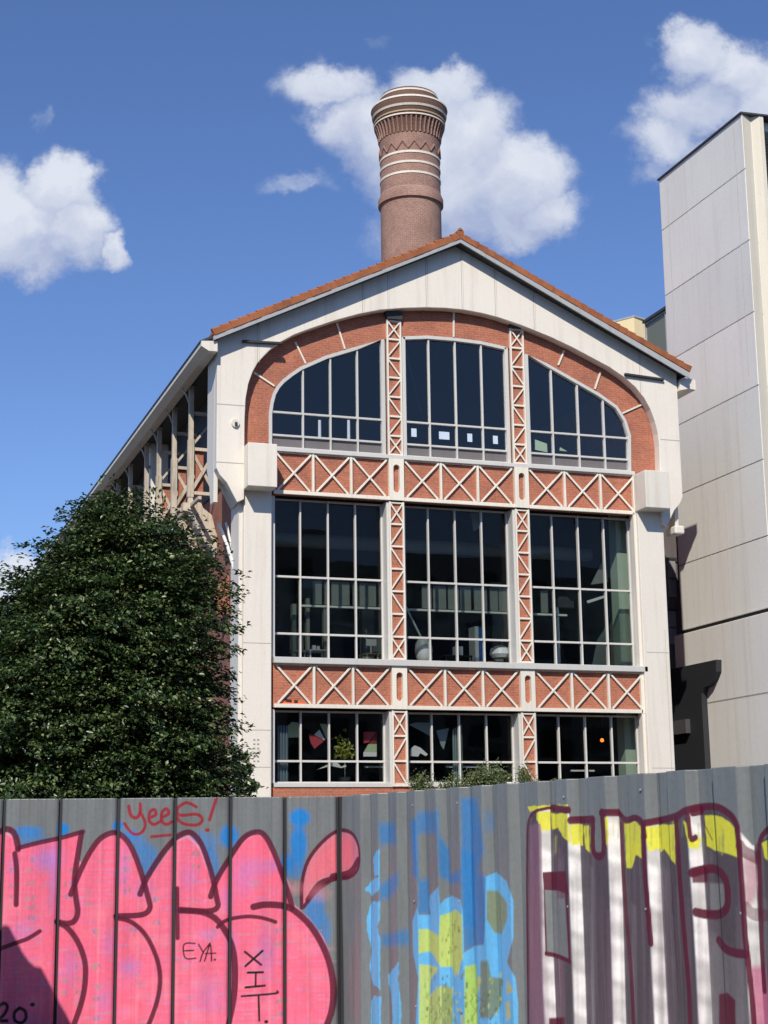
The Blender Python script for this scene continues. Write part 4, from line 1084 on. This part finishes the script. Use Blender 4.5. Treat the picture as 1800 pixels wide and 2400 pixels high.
    def S(pts,w=20,col=MAR,al=.93): c.line(pts,kA,w*(1.12 if col is MAR else 1),col,al)
    S([(0,275),(30,264),(60,280),(76,330),(78,350)],24); S([(64,370),(72,450),(70,590)],20)
    S([(80,345),(170,322),(270,300),(358,275)],18); S([(352,282),(336,380),(322,480),(328,560),(336,620),(322,660),(290,672),(245,664)],22)
    S([(306,545),(345,450),(385,370),(430,308),(480,281),(520,287),(560,330),(592,400),(618,480),(640,560),(647,606),(612,634),(500,640)],22)
    S([(245,664),(290,690),(330,740),(360,810),(370,880),(360,980),(330,1080),(290,1180)],22)
    S([(500,648),(560,662),(620,710),(665,790),(690,880),(685,980),(650,1090),(600,1200)],18)
    S([(605,545),(628,488),(680,400),(740,322),(790,283),(830,282),(870,330),(900,410),(920,480),(936,560),(940,600),(900,618),(780,612)],22)
    S([(766,520),(768,735)],16)
    S([(780,616),(870,622),(930,650),(970,700),(1000,760),(1014,840),(1014,950),(1000,1050),(975,1160)],24)
    S([(910,555),(935,485),(990,392),(1050,304),(1110,276),(1150,300),(1190,380),(1226,480),(1252,560),(1262,605)],22)
    S([(1095,600),(1150,590),(1230,597),(1280,622),(1340,680),(1390,760),(1425,850),(1440,960),(1430,1060),(1395,1150)],26)
    S([(940,687),(980,657),(1060,642),(1130,647),(1190,665)],15)
    S([(-10,785),(65,757),(120,737),(172,705)],17)
    r=RED_
    S([(556,165),(566,205),(590,215),(606,190),(606,155)],15,r); S([(606,190),(628,240),(612,278),(575,285),(537,240)],13,r)
    S([(645,215),(672,203),(668,180),(648,190),(645,228),(665,244),(690,232)],14,r); S([(700,213),(728,198),(720,176),(700,192),(700,230),(720,244),(742,232)],14,r)
    S([(848,168),(805,150),(768,175),(778,204),(850,200),(874,224),(850,246),(790,240),(766,214)],14,r)
    S([(935,130),(905,224)],14,r); S([(893,268),(898,268)],16,r); S([(655,297),(735,289)],13,r)
    b=BLK
    S([(843,758),(795,762),(800,820),(846,822)],6,b,1); S([(798,790),(836,788)],6,b,1)
    S([(858,762),(878,797)],6,b,1); S([(908,756),(878,797),(864,836)],6,b,1)
    S([(884,834),(908,762),(914,834)],6,b,1); S([(886,802),(932,800)],5,b,1); S([(926,828),(929,828)],8,b,1)
    S([(1058,794),(1128,850)],10,b,1); S([(1134,790),(1060,856)],10,b,1)
    S([(1070,884),(1136,882)],10,b,1); S([(1060,948),(1144,940)],10,b,1); S([(1105,884),(1104,944)],9,b,1)
    S([(1044,986),(1188,974),(1197,964)],9,b,1); S([(1117,982),(1120,1092)],9,b,1); S([(1148,1096),(1152,1096)],14,b,1)
    S([(-8,1035),(15,1016),(32,1030),(20,1062),(-5,1090),(30,1092)],14,b,1)
    S([(86,1036),(62,1058),(66,1092),(95,1100),(112,1080),(108,1050),(84,1036)],14,b,1); S([(139,1022),(142,1022)],18,b,1)
def paint_right(c):
    paint_leaf(c)
    # middle : dark blue ghosts
    def P(pts,col,al=1,sf=.004,k=kB,**q): c.poly(pts,k,col,al,sf,**q)
    for pts,al in (([(290,500),(420,490),(430,650),(300,660)],.75),([(540,470),(590,460),(600,930),(560,900)],.85),([(590,410),(760,400),(760,570),(590,575)],.7),([(750,570),(840,700),(850,900),(930,860),(930,960),(850,960),(760,900)],.85),([(930,300),(1060,300),(1110,700),(1060,900),(1050,1450),(955,1480),(940,900)],.8),([(1050,880),(1130,910),(1130,1440),(1050,1450)],.8),([(600,940),(680,930),(690,1190),(600,1200)],.8),([(300,980),(440,880),(440,990),(380,1080),(300,1090)],.75),([(310,1370),(520,1320),(530,1440),(320,1450)],.7),([(930,700),(1050,740),(1050,1300),(950,1300)],.8),([(1110,400),(1200,430),(1190,560),(1110,560)],.35)):
        P(pts,(.025,.19,.48),al,.03)
    for pts in ([(250,760),(290,690),(300,700),(296,900),(262,905)],[(185,1010),(240,940),(300,910),(300,1010),(245,1062)],[(200,1210),(240,1110),(300,1100),(302,1240),(282,1300),(306,1420),(300,1600),(306,1790),(250,1745),(220,1600),(242,1480),(200,1330)],[(235,1880),(258,1842),(310,1840),(306,2300),(225,2300)],[(365,1680),(400,1640),(446,1580),(446,1720),(466,1900),(462,2300),(412,2300),(392,1800),(368,1740)]):
        P(pts,LBL,.95,.006,noise=.008)
    P([(555,1260),(592,1150),(602,1208),(700,1208),(686,1130),(692,1060),(755,990),(768,1130),(800,1090),(860,1060),(930,1090),(946,1200),(955,1500),(1040,1450),(1112,1440),(1120,1260),(1124,910),(1210,875),(1290,950),(1338,1100),(1338,1380),(1292,1580),(1355,1700),(1375,1900),(1375,2300),(570,2300),(600,1700),(560,1500)],LBL,.97,.006)
    P([(602,1320),(680,1318),(760,1370),(768,1215),(850,1190),(890,1165),(938,1210),(945,1520),(912,1680),(862,1612),(772,1612),(720,1520),(690,1490),(602,1510)],GRN_,1,.006)
    P([(606,1590),(690,1600),(760,1620),(700,1710),(690,1830),(775,1760),(862,1780),(870,2300),(606,2300)],GRN_,.95,.006)
    P([(780,1740),(862,1780),(866,2300),(780,2300)],OLV,.7,.01)
    P([(960,1610),(1050,1590),(1065,1800),(1060,2300),(962,2300)],(.38,.56,.10),.95,.006)
    P([(1085,1570),(1140,1560),(1165,1690),(1250,1700),(1250,1900),(1170,2020),(1080,2000)],OLV,.85,.012)
    P([(1130,1020),(1220,1020),(1290,1110),(1294,1230),(1250,1360),(1190,1345),(1130,1240)],(.20,.24,.14),.95,.01)
    P([(1290,1700),(1340,1800),(1290,1830)],(.5,.42,.06),.8,.006); P([(1285,1890),(1310,1870),(1322,2000),(1290,2040)],(.5,.44,.06),.8,.006)
    P([(1060,1700),(1080,1690),(1075,1800),(1060,1790)],(.5,.44,.06),.8,.006)
    for _ in range(260):
        x=random.uniform(610,1250); y=random.uniform(1180,2057)
        if not ((770<x<940 and 1200<y<1600) or y>1620): continue
        w=random.uniform(8,22); h=random.uniform(15,60)
        P([(x,y),(x+w,y+5),(x+w*.7,y+h),(x-3,y+h*.8)],random.choice([(.14,.17,.06),(.48,.56,.14),(.24,.30,.07),(.50,.50,.12),(.08,.09,.06)]),random.uniform(.3,.8),.006)
    for _ in range(7):
        x=random.uniform(620,1240); y=random.uniform(1800,2000); pts=[(x,y)]
        for j in range(5): pts.append((pts[-1][0]+random.uniform(-35,35),pts[-1][1]+random.uniform(20,60)))
        c.line(pts,kB,5,(.05,.045,.03),.85)
    # right : chrome piece
    K=kC
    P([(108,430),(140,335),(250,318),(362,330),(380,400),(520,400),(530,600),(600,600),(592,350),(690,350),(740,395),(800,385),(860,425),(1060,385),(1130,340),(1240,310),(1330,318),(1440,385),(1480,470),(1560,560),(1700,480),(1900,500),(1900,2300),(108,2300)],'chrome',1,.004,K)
    for _ in range(60):   # purple drips and thin overspray columns
        x=random.uniform(115,1640); y=random.uniform(560,1000); w=random.uniform(8,34)
        P([(x,y),(x+w,y+20),(x+w+12,1900),(x+8,1900)],random.choice([(.30,.17,.24),(.34,.22,.28),(.42,.38,.42),(.25,.22,.25)]),random.uniform(.08,.28),.012,K,silver=.3)
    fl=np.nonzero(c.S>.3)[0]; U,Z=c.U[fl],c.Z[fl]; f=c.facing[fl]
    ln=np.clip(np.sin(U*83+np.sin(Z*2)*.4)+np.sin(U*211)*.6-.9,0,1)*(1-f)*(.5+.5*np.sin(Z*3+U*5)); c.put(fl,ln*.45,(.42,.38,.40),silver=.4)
    gr=np.clip(np.sin(Z*6.5+U*3)+.6*np.sin(Z*17+U*9)-.5,0,1)*f; c.put(fl,gr*.5,(.45,.44,.47),silver=.5)  # grey reflection bands painted onto the flanks
    P([(115,430),(190,400),(205,1500),(220,1760),(115,1760)],(.27,.15,.21),.85,.012,K,silver=.3)
    P([(205,840),(290,840),(300,900),(345,900),(372,1290),(222,1255)],GREY,.95,.006,K)
    P([(1285,800),(1375,805),(1390,930),(1350,985),(1290,975)],(.2,.2,.21),.9,.006,K)
    P([(1300,1130),(1500,1300),(1560,1720),(1250,1760)],(.2,.19,.2),.6,.03,K)
    P([(1500,620),(1570,640),(1605,800),(1560,930),(1515,950)],(.85,.55,.62),.85,.02,K,silver=.8)
    P([(1545,1340),(1640,1340),(1700,1760),(1560,1760)],(.55,.15,.28),.85,.02,K,silver=.3)
    for pts in ([(165,345),(250,335),(252,460),(190,460),(185,420),(160,390)],[(255,350),(362,350),(382,545),(330,500),(300,440),(262,460)],[(378,422),(462,420),(462,560),(430,550),(388,560)],[(465,425),(500,430),(508,600),(480,580)],[(596,375),(620,372),(628,550),(604,560)],[(730,420),(800,402),(838,430),(842,640),(805,620),(780,705),(745,700)],[(862,436),(958,430),(966,580),(880,592)],[(960,425),(1058,418),(1062,680),(1030,640),(990,580),(965,600)],[(1115,400),(1150,420),(1165,520),(1230,510),(1200,585),(1150,575)],[(1252,362),(1330,360),(1410,400),(1455,450),(1475,640),(1400,610),(1320,590),(1266,560)],[(1622,545),(1700,500),(1700,690),(1640,640)],[(105,305),(180,300),(255,298),(362,292),(362,318),(180,330),(120,340)]):
        P(pts,YEL,.95,.004,K,noise=.004)
    for _ in range(40):
        x=random.uniform(260,1450); y=random.uniform(380,520)
        P([(x,y),(x+14,y),(x+10,y+120),(x-2,y+110)],random.choice([(.30,.31,.08),(.6,.62,.1),(.22,.22,.16)]),.4,.006,K)
    def S(pts,w=24,al=.97,col=MAR): c.line(pts,K,w*1.38,col,al)
    S([(112,2000),(104,1300),(100,800),(104,470),(115,385),(150,338),(200,322),(262,314),(368,328)],16)
    S([(262,314),(368,328)],34); S([(375,395),(525,388)],36); S([(528,388),(532,600),(596,604),(586,340)],34); S([(580,345),(690,345)],34)
    S([(690,340),(740,392),(800,378),(848,410),(862,500)],30); S([(712,420),(722,700),(742,1000),(775,1400),(800,1900)],30); S([(852,420),(862,700),(885,1000),(900,1190)],36)
    S([(865,412),(960,395),(1065,368),(1130,330),(1235,308),(1330,308),(1400,345),(1445,395),(1465,480),(1490,800),(1508,1100),(1530,1300),(1560,1600),(1580,1900)],34)
    S([(1068,390),(1080,600),(1100,900),(1125,1200),(1150,1500),(1165,1900)],34); S([(1140,360),(1150,450),(1160,515),(1190,505)],30); S([(1170,340),(1230,330)],44)
    S([(1230,380),(1300,520)],6); S([(1480,560),(1510,600),(1590,640)],60,.75); S([(1700,430),(1640,475),(1605,560),(1610,800),(1622,1200),(1640,1500)],30)
    P([(198,730),(352,722),(372,880),(300,850),(205,845)],MAR,.97,.004,K)
    S([(350,800),(362,1000),(376,1310)],16); S([(220,1258),(300,1275),(378,1310)],22); S([(208,850),(222,1258)],10)
    S([(1165,735),(1260,710),(1330,715),(1385,775),(1402,870),(1395,960),(1350,1002),(1270,1005),(1190,990)],44); P([(1160,700),(1270,685),(1270,800),(1170,800)],MAR,.9,.006,K)
    S([(1345,1172),(1385,1225),(1440,1250),(1520,1262)],44)
    P([(1345,1520),(1400,1510),(1450,1560),(1455,1900),(1345,1900)],MAR,.97,.006,K); P([(240,1675),(345,1670),(352,1900),(240,1900)],MAR,.97,.006,K)
    S([(1520,960),(1560,1000),(1640,1010)],60,.6)
# material : one paint material driven by the sheets' own colour attributes
FM=mat('painted_sheet_metal',(.3,.3,.3),.4); t=NT(FM)
ca=t.n('ShaderNodeAttribute',attribute_name='paint'); sa=t.n('ShaderNodeAttribute',attribute_name='chrome')
g=t.n('ShaderNodeNewGeometry'); nz=t.noise(t.coord((5,5,.5)),2.2,5,.6); n2=t.noise(g.outputs['Position'],30,3,.6)
st_=t.ramp(nz,[(.3,(.84,.84,.84)),(.6,(1.04,1.04,1.04))]); s3=t.ramp(n2,[(.3,(.93,.93,.93)),(.6,(1.03,1.03,1.03))])
c=t.mix(1,ca.outputs['Color'],st_,'MULTIPLY'); c=t.mix(1,c,s3,'MULTIPLY'); t.l(c,t.b.inputs['Base Color'])
mt_=t.n('ShaderNodeMath',operation='MULTIPLY'); mt_.inputs[1].default_value=.95; t.l(sa.outputs['Fac'],mt_.inputs[0]); t.l(mt_.outputs[0],t.b.inputs['Metallic'])
rg_=t.n('ShaderNodeMapRange'); rg_.inputs[3].default_value=.34; rg_.inputs[4].default_value=.46; t.l(sa.outputs['Fac'],rg_.inputs[0]); t.l(rg_.outputs[0],t.b.inputs['Roughness'])
t.bump(nz,.25,.02)
def sheet(name,org,u,us,offs,zs_,painter,z0,ztop,label=None):
    """one sheet: us = positions along, offs = profile offsets towards the street, zs_ heights"""
    n=Vector((u.y,-u.x))     # towards the street
    U,Zg=np.meshgrid(us,zs_); O_=np.tile(offs,(len(zs_),1))
    X=org.x+u.x*U+n.x*O_; Y=org.y+u.y*U+n.y*O_
    # the sheets are slightly buckled
    bk=.006*np.sin(U*2.1+Zg*1.3)+.004*np.sin(U*5.3-Zg*3.1)
    X=X+n.x*bk; Y=Y+n.y*bk
    co=np.stack([X,Y,Zg],-1).reshape(-1,3); nc,nr=len(us),len(zs_)
    # where each point of the profile falls on the mean plane the paint was traced on
    nn=np.array([-u.y,u.x]); q_=(co[:,:2]@nn); t_=(org.x*nn[0]+org.y*nn[1])/q_
    pu=(co[:,0]*t_-org.x)*u.x+(co[:,1]*t_-org.y)*u.y; pzv=EYE.z+(co[:,2]-EYE.z)*t_
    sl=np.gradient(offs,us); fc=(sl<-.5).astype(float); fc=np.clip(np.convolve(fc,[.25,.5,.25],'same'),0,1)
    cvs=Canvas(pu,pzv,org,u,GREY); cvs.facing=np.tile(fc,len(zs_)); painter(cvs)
    me=bpy.data.meshes.new(name); me.vertices.add(len(co)); me.vertices.foreach_set('co',co.ravel())
    i=np.arange(nr-1)[:,None]*nc+np.arange(nc-1)[None,:]; q=np.stack([i,i+1,i+nc+1,i+nc],-1).reshape(-1,4)
    me.loops.add(q.size); me.loops.foreach_set('vertex_index',q.ravel()); me.polygons.add(len(q))
    me.polygons.foreach_set('loop_start',np.arange(len(q))*4); me.polygons.foreach_set('loop_total',np.full(len(q),4)); me.update(calc_edges=True)
    a=me.color_attributes.new('paint','FLOAT_COLOR','POINT'); a.data.foreach_set('color',np.hstack([cvs.C,np.ones((len(co),1),np.float32)]).ravel())
    b=me.attributes.new('chrome','FLOAT','POINT'); b.data.foreach_set('value',cvs.S)
    me.materials.append(FM)
    o=bpy.data.objects.new(name,me); COL.objects.link(o); o.parent=FENCE; o.matrix_parent_inverse=Matrix.Translation(-world_loc(FENCE))
    sm=o.modifiers.new('gauge','SOLIDIFY'); sm.thickness=.004; sm.offset=1
    return o
RS=7; 
zrows=np.arange(.03,FZ+.0001,.0066); zrows[-1]=FZ
# left run: flat panels divided by dark joints
seams=[-260,-130,10,142,278,411,541,668,792]
sU=[plane_uv(x,1890,L0,uL)[0] for x in seams]
LU=(L1-L0).length; sU[-1]=LU-.03
def rib(u_,period,w,h):
    ph=u_%period; return h if ph<w else 0
for i in range(len(sU)-1):
    a,b=sU[i]+.017,sU[i+1]-.017; w=b-a; us=np.unique(np.concatenate([np.arange(a,b,.0066),[b]]))
    ph=((us-a)/w*6)%1.0; offs=.0035*np.exp(-((ph-.5)/.06)**2)
    offs=offs-.02*np.clip(1-(us-a)/.018,0,1)-.02*np.clip(1-(b-us)/.018,0,1)
    st8=random.getstate(); random.seed(42)
    sheet('flat_panel',L0,uL,us,offs+random.Random(i).uniform(-.004,.004),zrows,paint_left,.03,FZ); random.setstate(st8)
POSTM=mat('dark_fence_post',(.03,.03,.034),.5)
for s_ in sU[:-1]+[LU-.03]:
    p=L0+uL*s_; n=Vector((uL.y,-uL.x)); q=p-n*.06
    MB().bar((q.x,q.y,0),(q.x,q.y,FZ-.004),.045,.05,(uL.x,uL.y,0)).build('fence_post',POSTM,FENCE)
# right run: trapezoidal sheets
LR=(R1-L1).length+2.2
ribpx=[]
dep=.072; run=.045
ls=[.403,.707,1.034,1.349,1.693,2.051,2.394,2.757,3.150,3.512,3.967,4.401,4.848,5.339,5.80,6.27,6.74,7.2,7.7]
knots=[]
for i,a in enumerate(ls[:-1]):
    s0=a+1.30*dep; nx_=ls[i+1]+1.30*dep; vw=(nx_-s0-2*run)*.46
    knots+=[(s0,dep),(s0+run,0),(s0+run+vw,0),(s0+2*run+vw,dep)]
s0=knots[0][0]; knots=[(0,0),(s0-.18,0),(s0-.18+run,dep)]+knots
LR=min(LR,knots[-1][0])
us_all=[]
for (a,oa),(b,ob) in zip(knots[:-1],knots[1:]):
    n_=max(2,int((b-a+abs(ob-oa))/.0075))
    for j in range(n_): us_all.append((a+(b-a)*j/n_, oa+(ob-oa)*j/n_))
us_all=np.array([q for q in us_all if q[0]<=LR])
def do_right(a,b,i):
    m_=(us_all[:,0]>=a-1e-6)&(us_all[:,0]<=b+.02)
    if m_.sum()<3: return
    st8=random.getstate(); random.seed(99)
    sheet('corrugated_sheet',L1,uR,us_all[m_,0],us_all[m_,1]+(.003 if i%2 else 0),zrows,paint_right,.03,FZ); random.setstate(st8)
cuts=[0]+[ls[i]+1.30*dep+run+.03 for i in range(5,len(ls)-1,3)]+[LR]
for i,(a,b) in enumerate(zip(cuts[:-1],cuts[1:])):
    if b>a: do_right(a,b,i)
pitch=.35
sc_=MB(); n=Vector((uR.y,-uR.x))
for i in range(9):
    for z in (FZ-.12,1.25,.4):
        s_=ls[min(i*2+3,len(ls)-2)]+1.3*dep-.03
        for (zz_) in (z+random.uniform(-.01,.01),):
            p=L1+uR*s_+n*(dep+.004); sc_.tube([(p.x,p.y,zz_),(p.x+n.x*.006,p.y+n.y*.006,zz_)],.009,8)
islands(sc_,'rivet',mat('zinc_rivet',(.75,.75,.75),.3,.8),FENCE)
p=L1
MB().bar((p.x,p.y,0),(p.x,p.y,FZ-.004),.05,.05).build('fence_post',POSTM,FENCE)

# added unseen shadow caster left of frame: shades the lower left of the fence
SDv=Vector((-.52,-1,.95)).normalized(); tq=3.7
def onL(px,py):
    U_,z=plane_uv(px,py,L0,uL); p=L0+uL*U_; return Vector((p.x,p.y,z))+SDv*tq
sp=[onL(x,y) for x,y in ((-170,2230),(-120,2190),(-40,2168),(0,2169),(24,2177),(30,2208),(37,2215),(79,2272),(90,2282),(107,2288),(106,2313),(122,2337),(163,2394),(172,2410))]
yq=sp[3].y
pl=[(p.x,p.z) for p in sp]; pl=[(pl[0][0],.14)]+pl+[(pl[-1][0]+.02,.14)]
CASTER=thing('shadow_caster','added dark shape, out of view, that casts a shadow on the pink fence','stack',(pl[2][0],yq,.13))  # no real stack: added unseen shadow caster
MB().prism(pl,yq-.4,yq).build('caster_body',mat('caster_green',(.03,.06,.05),.5),CASTER)
MB().box(pl[0][0],pl[-1][0]-.05,yq-.42,yq+.02,.131,.139).build('caster_foot',mat('caster_foot_wood',(.4,.3,.18),.8),CASTER)

# ------------------------------------------------------------------ street opposite (only seen mirrored in glass and chrome)
AB=thing('apartment_block','long pale apartment block across the street, behind the viewer','apartment block',(10,-34,0))
MB().box(-60,80,-46,-34,0,26).build('wall',CONCW,AB)
for k in range(7):
    MB().box(-59,79,-34.0+.003,-33.2,2.2+k*3.2,2.4+k*3.2).build('balcony_slab',CONC,AB)
    ww=MB()
    for i in range(38): ww.box(-57+i*3.6,-54.9+i*3.6,-33.99,-33.93,2.6+k*3.2,4.6+k*3.2)
    ww.build('window_row',INB,AB)
# ------------------------------------------------------------------ sky and sun
SD=Vector((-.52,-1,.95)).normalized()
el=math.asin(SD.z); az_=math.atan2(SD.x,SD.y)
sun=bpy.data.lights.new('sun','SUN'); sun.energy=4.45; sun.angle=R(.5); sun.color=(1,.93,.81)
so=bpy.data.objects.new('sun',sun); COL.objects.link(so); so.rotation_euler=SD.to_track_quat('Z','Y').to_euler()
W=bpy.data.worlds.new('World'); scn.world=W; W.use_nodes=True; nt=W.node_tree; nt.nodes.clear()
out=nt.nodes.new('ShaderNodeOutputWorld'); bg=nt.nodes.new('ShaderNodeBackground'); nt.links.new(bg.outputs[0],out.inputs[0]); bg.inputs[1].default_value=.074
sky=nt.nodes.new('ShaderNodeTexSky'); sky.sky_type='NISHITA'; sky.sun_disc=False; sky.sun_elevation=el; sky.sun_rotation=az_
sky.altitude=50; sky.air_density=1.0; sky.dust_density=.1; sky.ozone_density=2.0
tc=nt.nodes.new('ShaderNodeTexCoord')
def N_(t_,**k):
    n=nt.nodes.new(t_)
    for a,b in k.items(): setattr(n,a,b)
    return n
def Lk(a,b): nt.links.new(a,b)
def math_(op,a,b=None,cl=False):
    n=N_('ShaderNodeMath',operation=op,use_clamp=cl)
    for i,v in enumerate((a,b)):
        if v is None: continue
        if isinstance(v,(int,float)): n.inputs[i].default_value=v
        else: Lk(v,n.inputs[i])
    return n.outputs[0]
# sky-fixed tangent coordinates: azimuth/elevation about a fixed bearing
def dot(vec):
    n=N_('ShaderNodeVectorMath',operation='DOT_PRODUCT'); Lk(tc.outputs['Generated'],n.inputs[0]); n.inputs[1].default_value=vec; return n.outputs['Value']
BEAR=Vector((sy_,cy_,0)); EAST=Vector((cy_,-sy_,0))
db=math_('MAXIMUM',dot(BEAR),.02)
ta=math_('DIVIDE',dot(EAST),db); te=math_('DIVIDE',dot(Vector((0,0,1))),db)
cmb=N_('ShaderNodeCombineXYZ'); Lk(ta,cmb.inputs[0]); Lk(te,cmb.inputs[1]); base=cmb.outputs[0]
front=math_('GREATER_THAN',dot(BEAR),.15)
def sky_uv(x,y):
    d=ray(x,y); b=d.dot(BEAR); return d.dot(EAST)/b, d.z/b
def noise_(vec,scale,detail,rough=.6,col=False,off=0):
    n=N_('ShaderNodeTexNoise'); n.inputs['Scale'].default_value=scale; n.inputs['Detail'].default_value=detail; n.inputs['Roughness'].default_value=rough
    ad=N_('ShaderNodeVectorMath',operation='ADD'); ad.inputs[1].default_value=(off,off*.7,off*1.3); Lk(vec,ad.inputs[0]); Lk(ad.outputs[0],n.inputs['Vector'])
    return n.outputs['Color' if col else 'Fac']
# warp
wn=noise_(base,22,6,.62,True,3.1); wsub=N_('ShaderNodeVectorMath',operation='SUBTRACT'); Lk(wn,wsub.inputs[0]); wsub.inputs[1].default_value=(.5,.5,.5)
wsc=N_('ShaderNodeVectorMath',operation='SCALE'); Lk(wsub.outputs[0],wsc.inputs[0]); wsc.inputs['Scale'].default_value=.050
wad=N_('ShaderNodeVectorMath',operation='ADD'); Lk(base,wad.inputs[0]); Lk(wsc.outputs[0],wad.inputs[1]); wv=wad.outputs[0]
blobs=[ # x,y,rx,ry,weight  in photo survey units
 (30,520,165,110,1.15),(140,450,92,92,1.2),(175,530,85,80,1.1),(60,590,120,66,.9),(262,585,38,36,.85),(-60,490,130,120,1.2),
 (770,205,115,58,.75),(720,200,60,25,.5),(830,295,105,85,.9),(900,300,110,110,1.15),(960,420,90,90,.8),(1010,215,110,75,1.05),(1060,330,150,130,1.05),(1190,430,140,110,1.0),(1290,495,95,70,.85),(1110,500,130,90,.7),(1080,420,150,130,1.0),(1200,520,110,60,.8),(960,340,150,140,1.2),(1000,270,120,90,1.1),(870,110,50,25,.25),
 (690,432,105,32,.42),(640,432,60,18,.3),
 (1620,125,80,72,1.0),(1715,180,105,85,1.0),(1640,260,120,80,.85),(1560,330,100,80,.75),(1790,240,110,130,1.0),(1535,400,60,60,.45),(1650,380,120,80,.6),
 (10,1350,85,62,1.0),(80,282,32,40,.3),(905,560,60,90,.35)]
acc=None
for (x,y,rx,ry,w) in blobs:
    u0,v0=sky_uv(x,y); ru=(sky_uv(x+rx,y)[0]-u0); rv=abs(sky_uv(x,y+ry)[1]-v0)
    s1=N_('ShaderNodeVectorMath',operation='SUBTRACT'); Lk(wv,s1.inputs[0]); s1.inputs[1].default_value=(u0,v0,0)
    s2_=N_('ShaderNodeVectorMath',operation='MULTIPLY'); Lk(s1.outputs[0],s2_.inputs[0]); s2_.inputs[1].default_value=(1/ru,1/rv,0)
    le=N_('ShaderNodeVectorMath',operation='LENGTH'); Lk(s2_.outputs[0],le.inputs[0])
    f=math_('SUBTRACT',1.42,le.outputs['Value'],True); f=math_('MULTIPLY',f,w)
    acc=f if acc is None else math_('MAXIMUM',acc,f) 
acc2=None
for (x,y,rx,ry,w) in blobs:
    if w<.7: continue
    u0,v0=sky_uv(x-rx*.10,y+ry*.55); ru=(sky_uv(x+rx,y)[0]-sky_uv(x,y)[0]); rv=abs(sky_uv(x,y+ry)[1]-sky_uv(x,y)[1])
    s1=N_('ShaderNodeVectorMath',operation='SUBTRACT'); Lk(wv,s1.inputs[0]); s1.inputs[1].default_value=(u0,v0,0)
    s2_=N_('ShaderNodeVectorMath',operation='MULTIPLY'); Lk(s1.outputs[0],s2_.inputs[0]); s2_.inputs[1].default_value=(1/ru,1/rv,0)
    le=N_('ShaderNodeVectorMath',operation='LENGTH'); Lk(s2_.outputs[0],le.inputs[0])
    f=math_('MULTIPLY',math_('SUBTRACT',1.42,le.outputs['Value'],True),w); acc2=f if acc2 is None else math_('MAXIMUM',acc2,f)
fine=noise_(base,46,9,.66,False,1.7); soft=noise_(base,14,5,.55,False,7.7)
den=math_('ADD',acc,math_('MULTIPLY',math_('SUBTRACT',fine,.5),.50)); den=math_('ADD',den,math_('MULTIPLY',math_('SUBTRACT',soft,.5),.28))
den=math_('MULTIPLY',den,math_('GREATER_THAN',acc,.001))
mr=N_('ShaderNodeMapRange',interpolation_type='SMOOTHSTEP'); Lk(den,mr.inputs[0]); mr.inputs[1].default_value=.16; mr.inputs[2].default_value=.70
alpha=math_('MULTIPLY',mr.outputs[0],front); alpha=math_('MULTIPLY',alpha,.93)
# cloud colour: lit white thick parts, bluish thin/shaded undersides
cn=noise_(wv,18,5,.55,False,11.0)
shade=N_('ShaderNodeMapRange'); Lk(math_('ADD',math_('ADD',math_('MULTIPLY',cn,.9),math_('MULTIPLY',den,.34)),math_('MULTIPLY',math_('SUBTRACT',acc,acc2),.42)),shade.inputs[0]); shade.inputs[1].default_value=.42; shade.inputs[2].default_value=1.0
cr=N_('ShaderNodeMix',data_type='RGBA'); Lk(shade.outputs[0],cr.inputs[0]); cr.inputs[6].default_value=(5.6,6.5,9.2,1); cr.inputs[7].default_value=(10.6,11.1,12.2,1)
mx=N_('ShaderNodeMix',data_type='RGBA'); Lk(alpha,mx.inputs[0]); tn=N_('ShaderNodeMix',data_type='RGBA',blend_type='MULTIPLY'); tn.inputs[0].default_value=1; tn.inputs[7].default_value=(1.06,1.26,1.72,1); Lk(sky.outputs[0],tn.inputs[6]); Lk(tn.outputs[2],mx.inputs[6]); Lk(cr.outputs[2],mx.inputs[7])
Lk(mx.outputs[2],bg.inputs[0])

scn.view_settings.view_transform='Standard'; scn.view_settings.look='None'; scn.view_settings.exposure=0; scn.view_settings.gamma=1
scn.cycles.max_bounces=6; scn.cycles.transparent_max_bounces=12
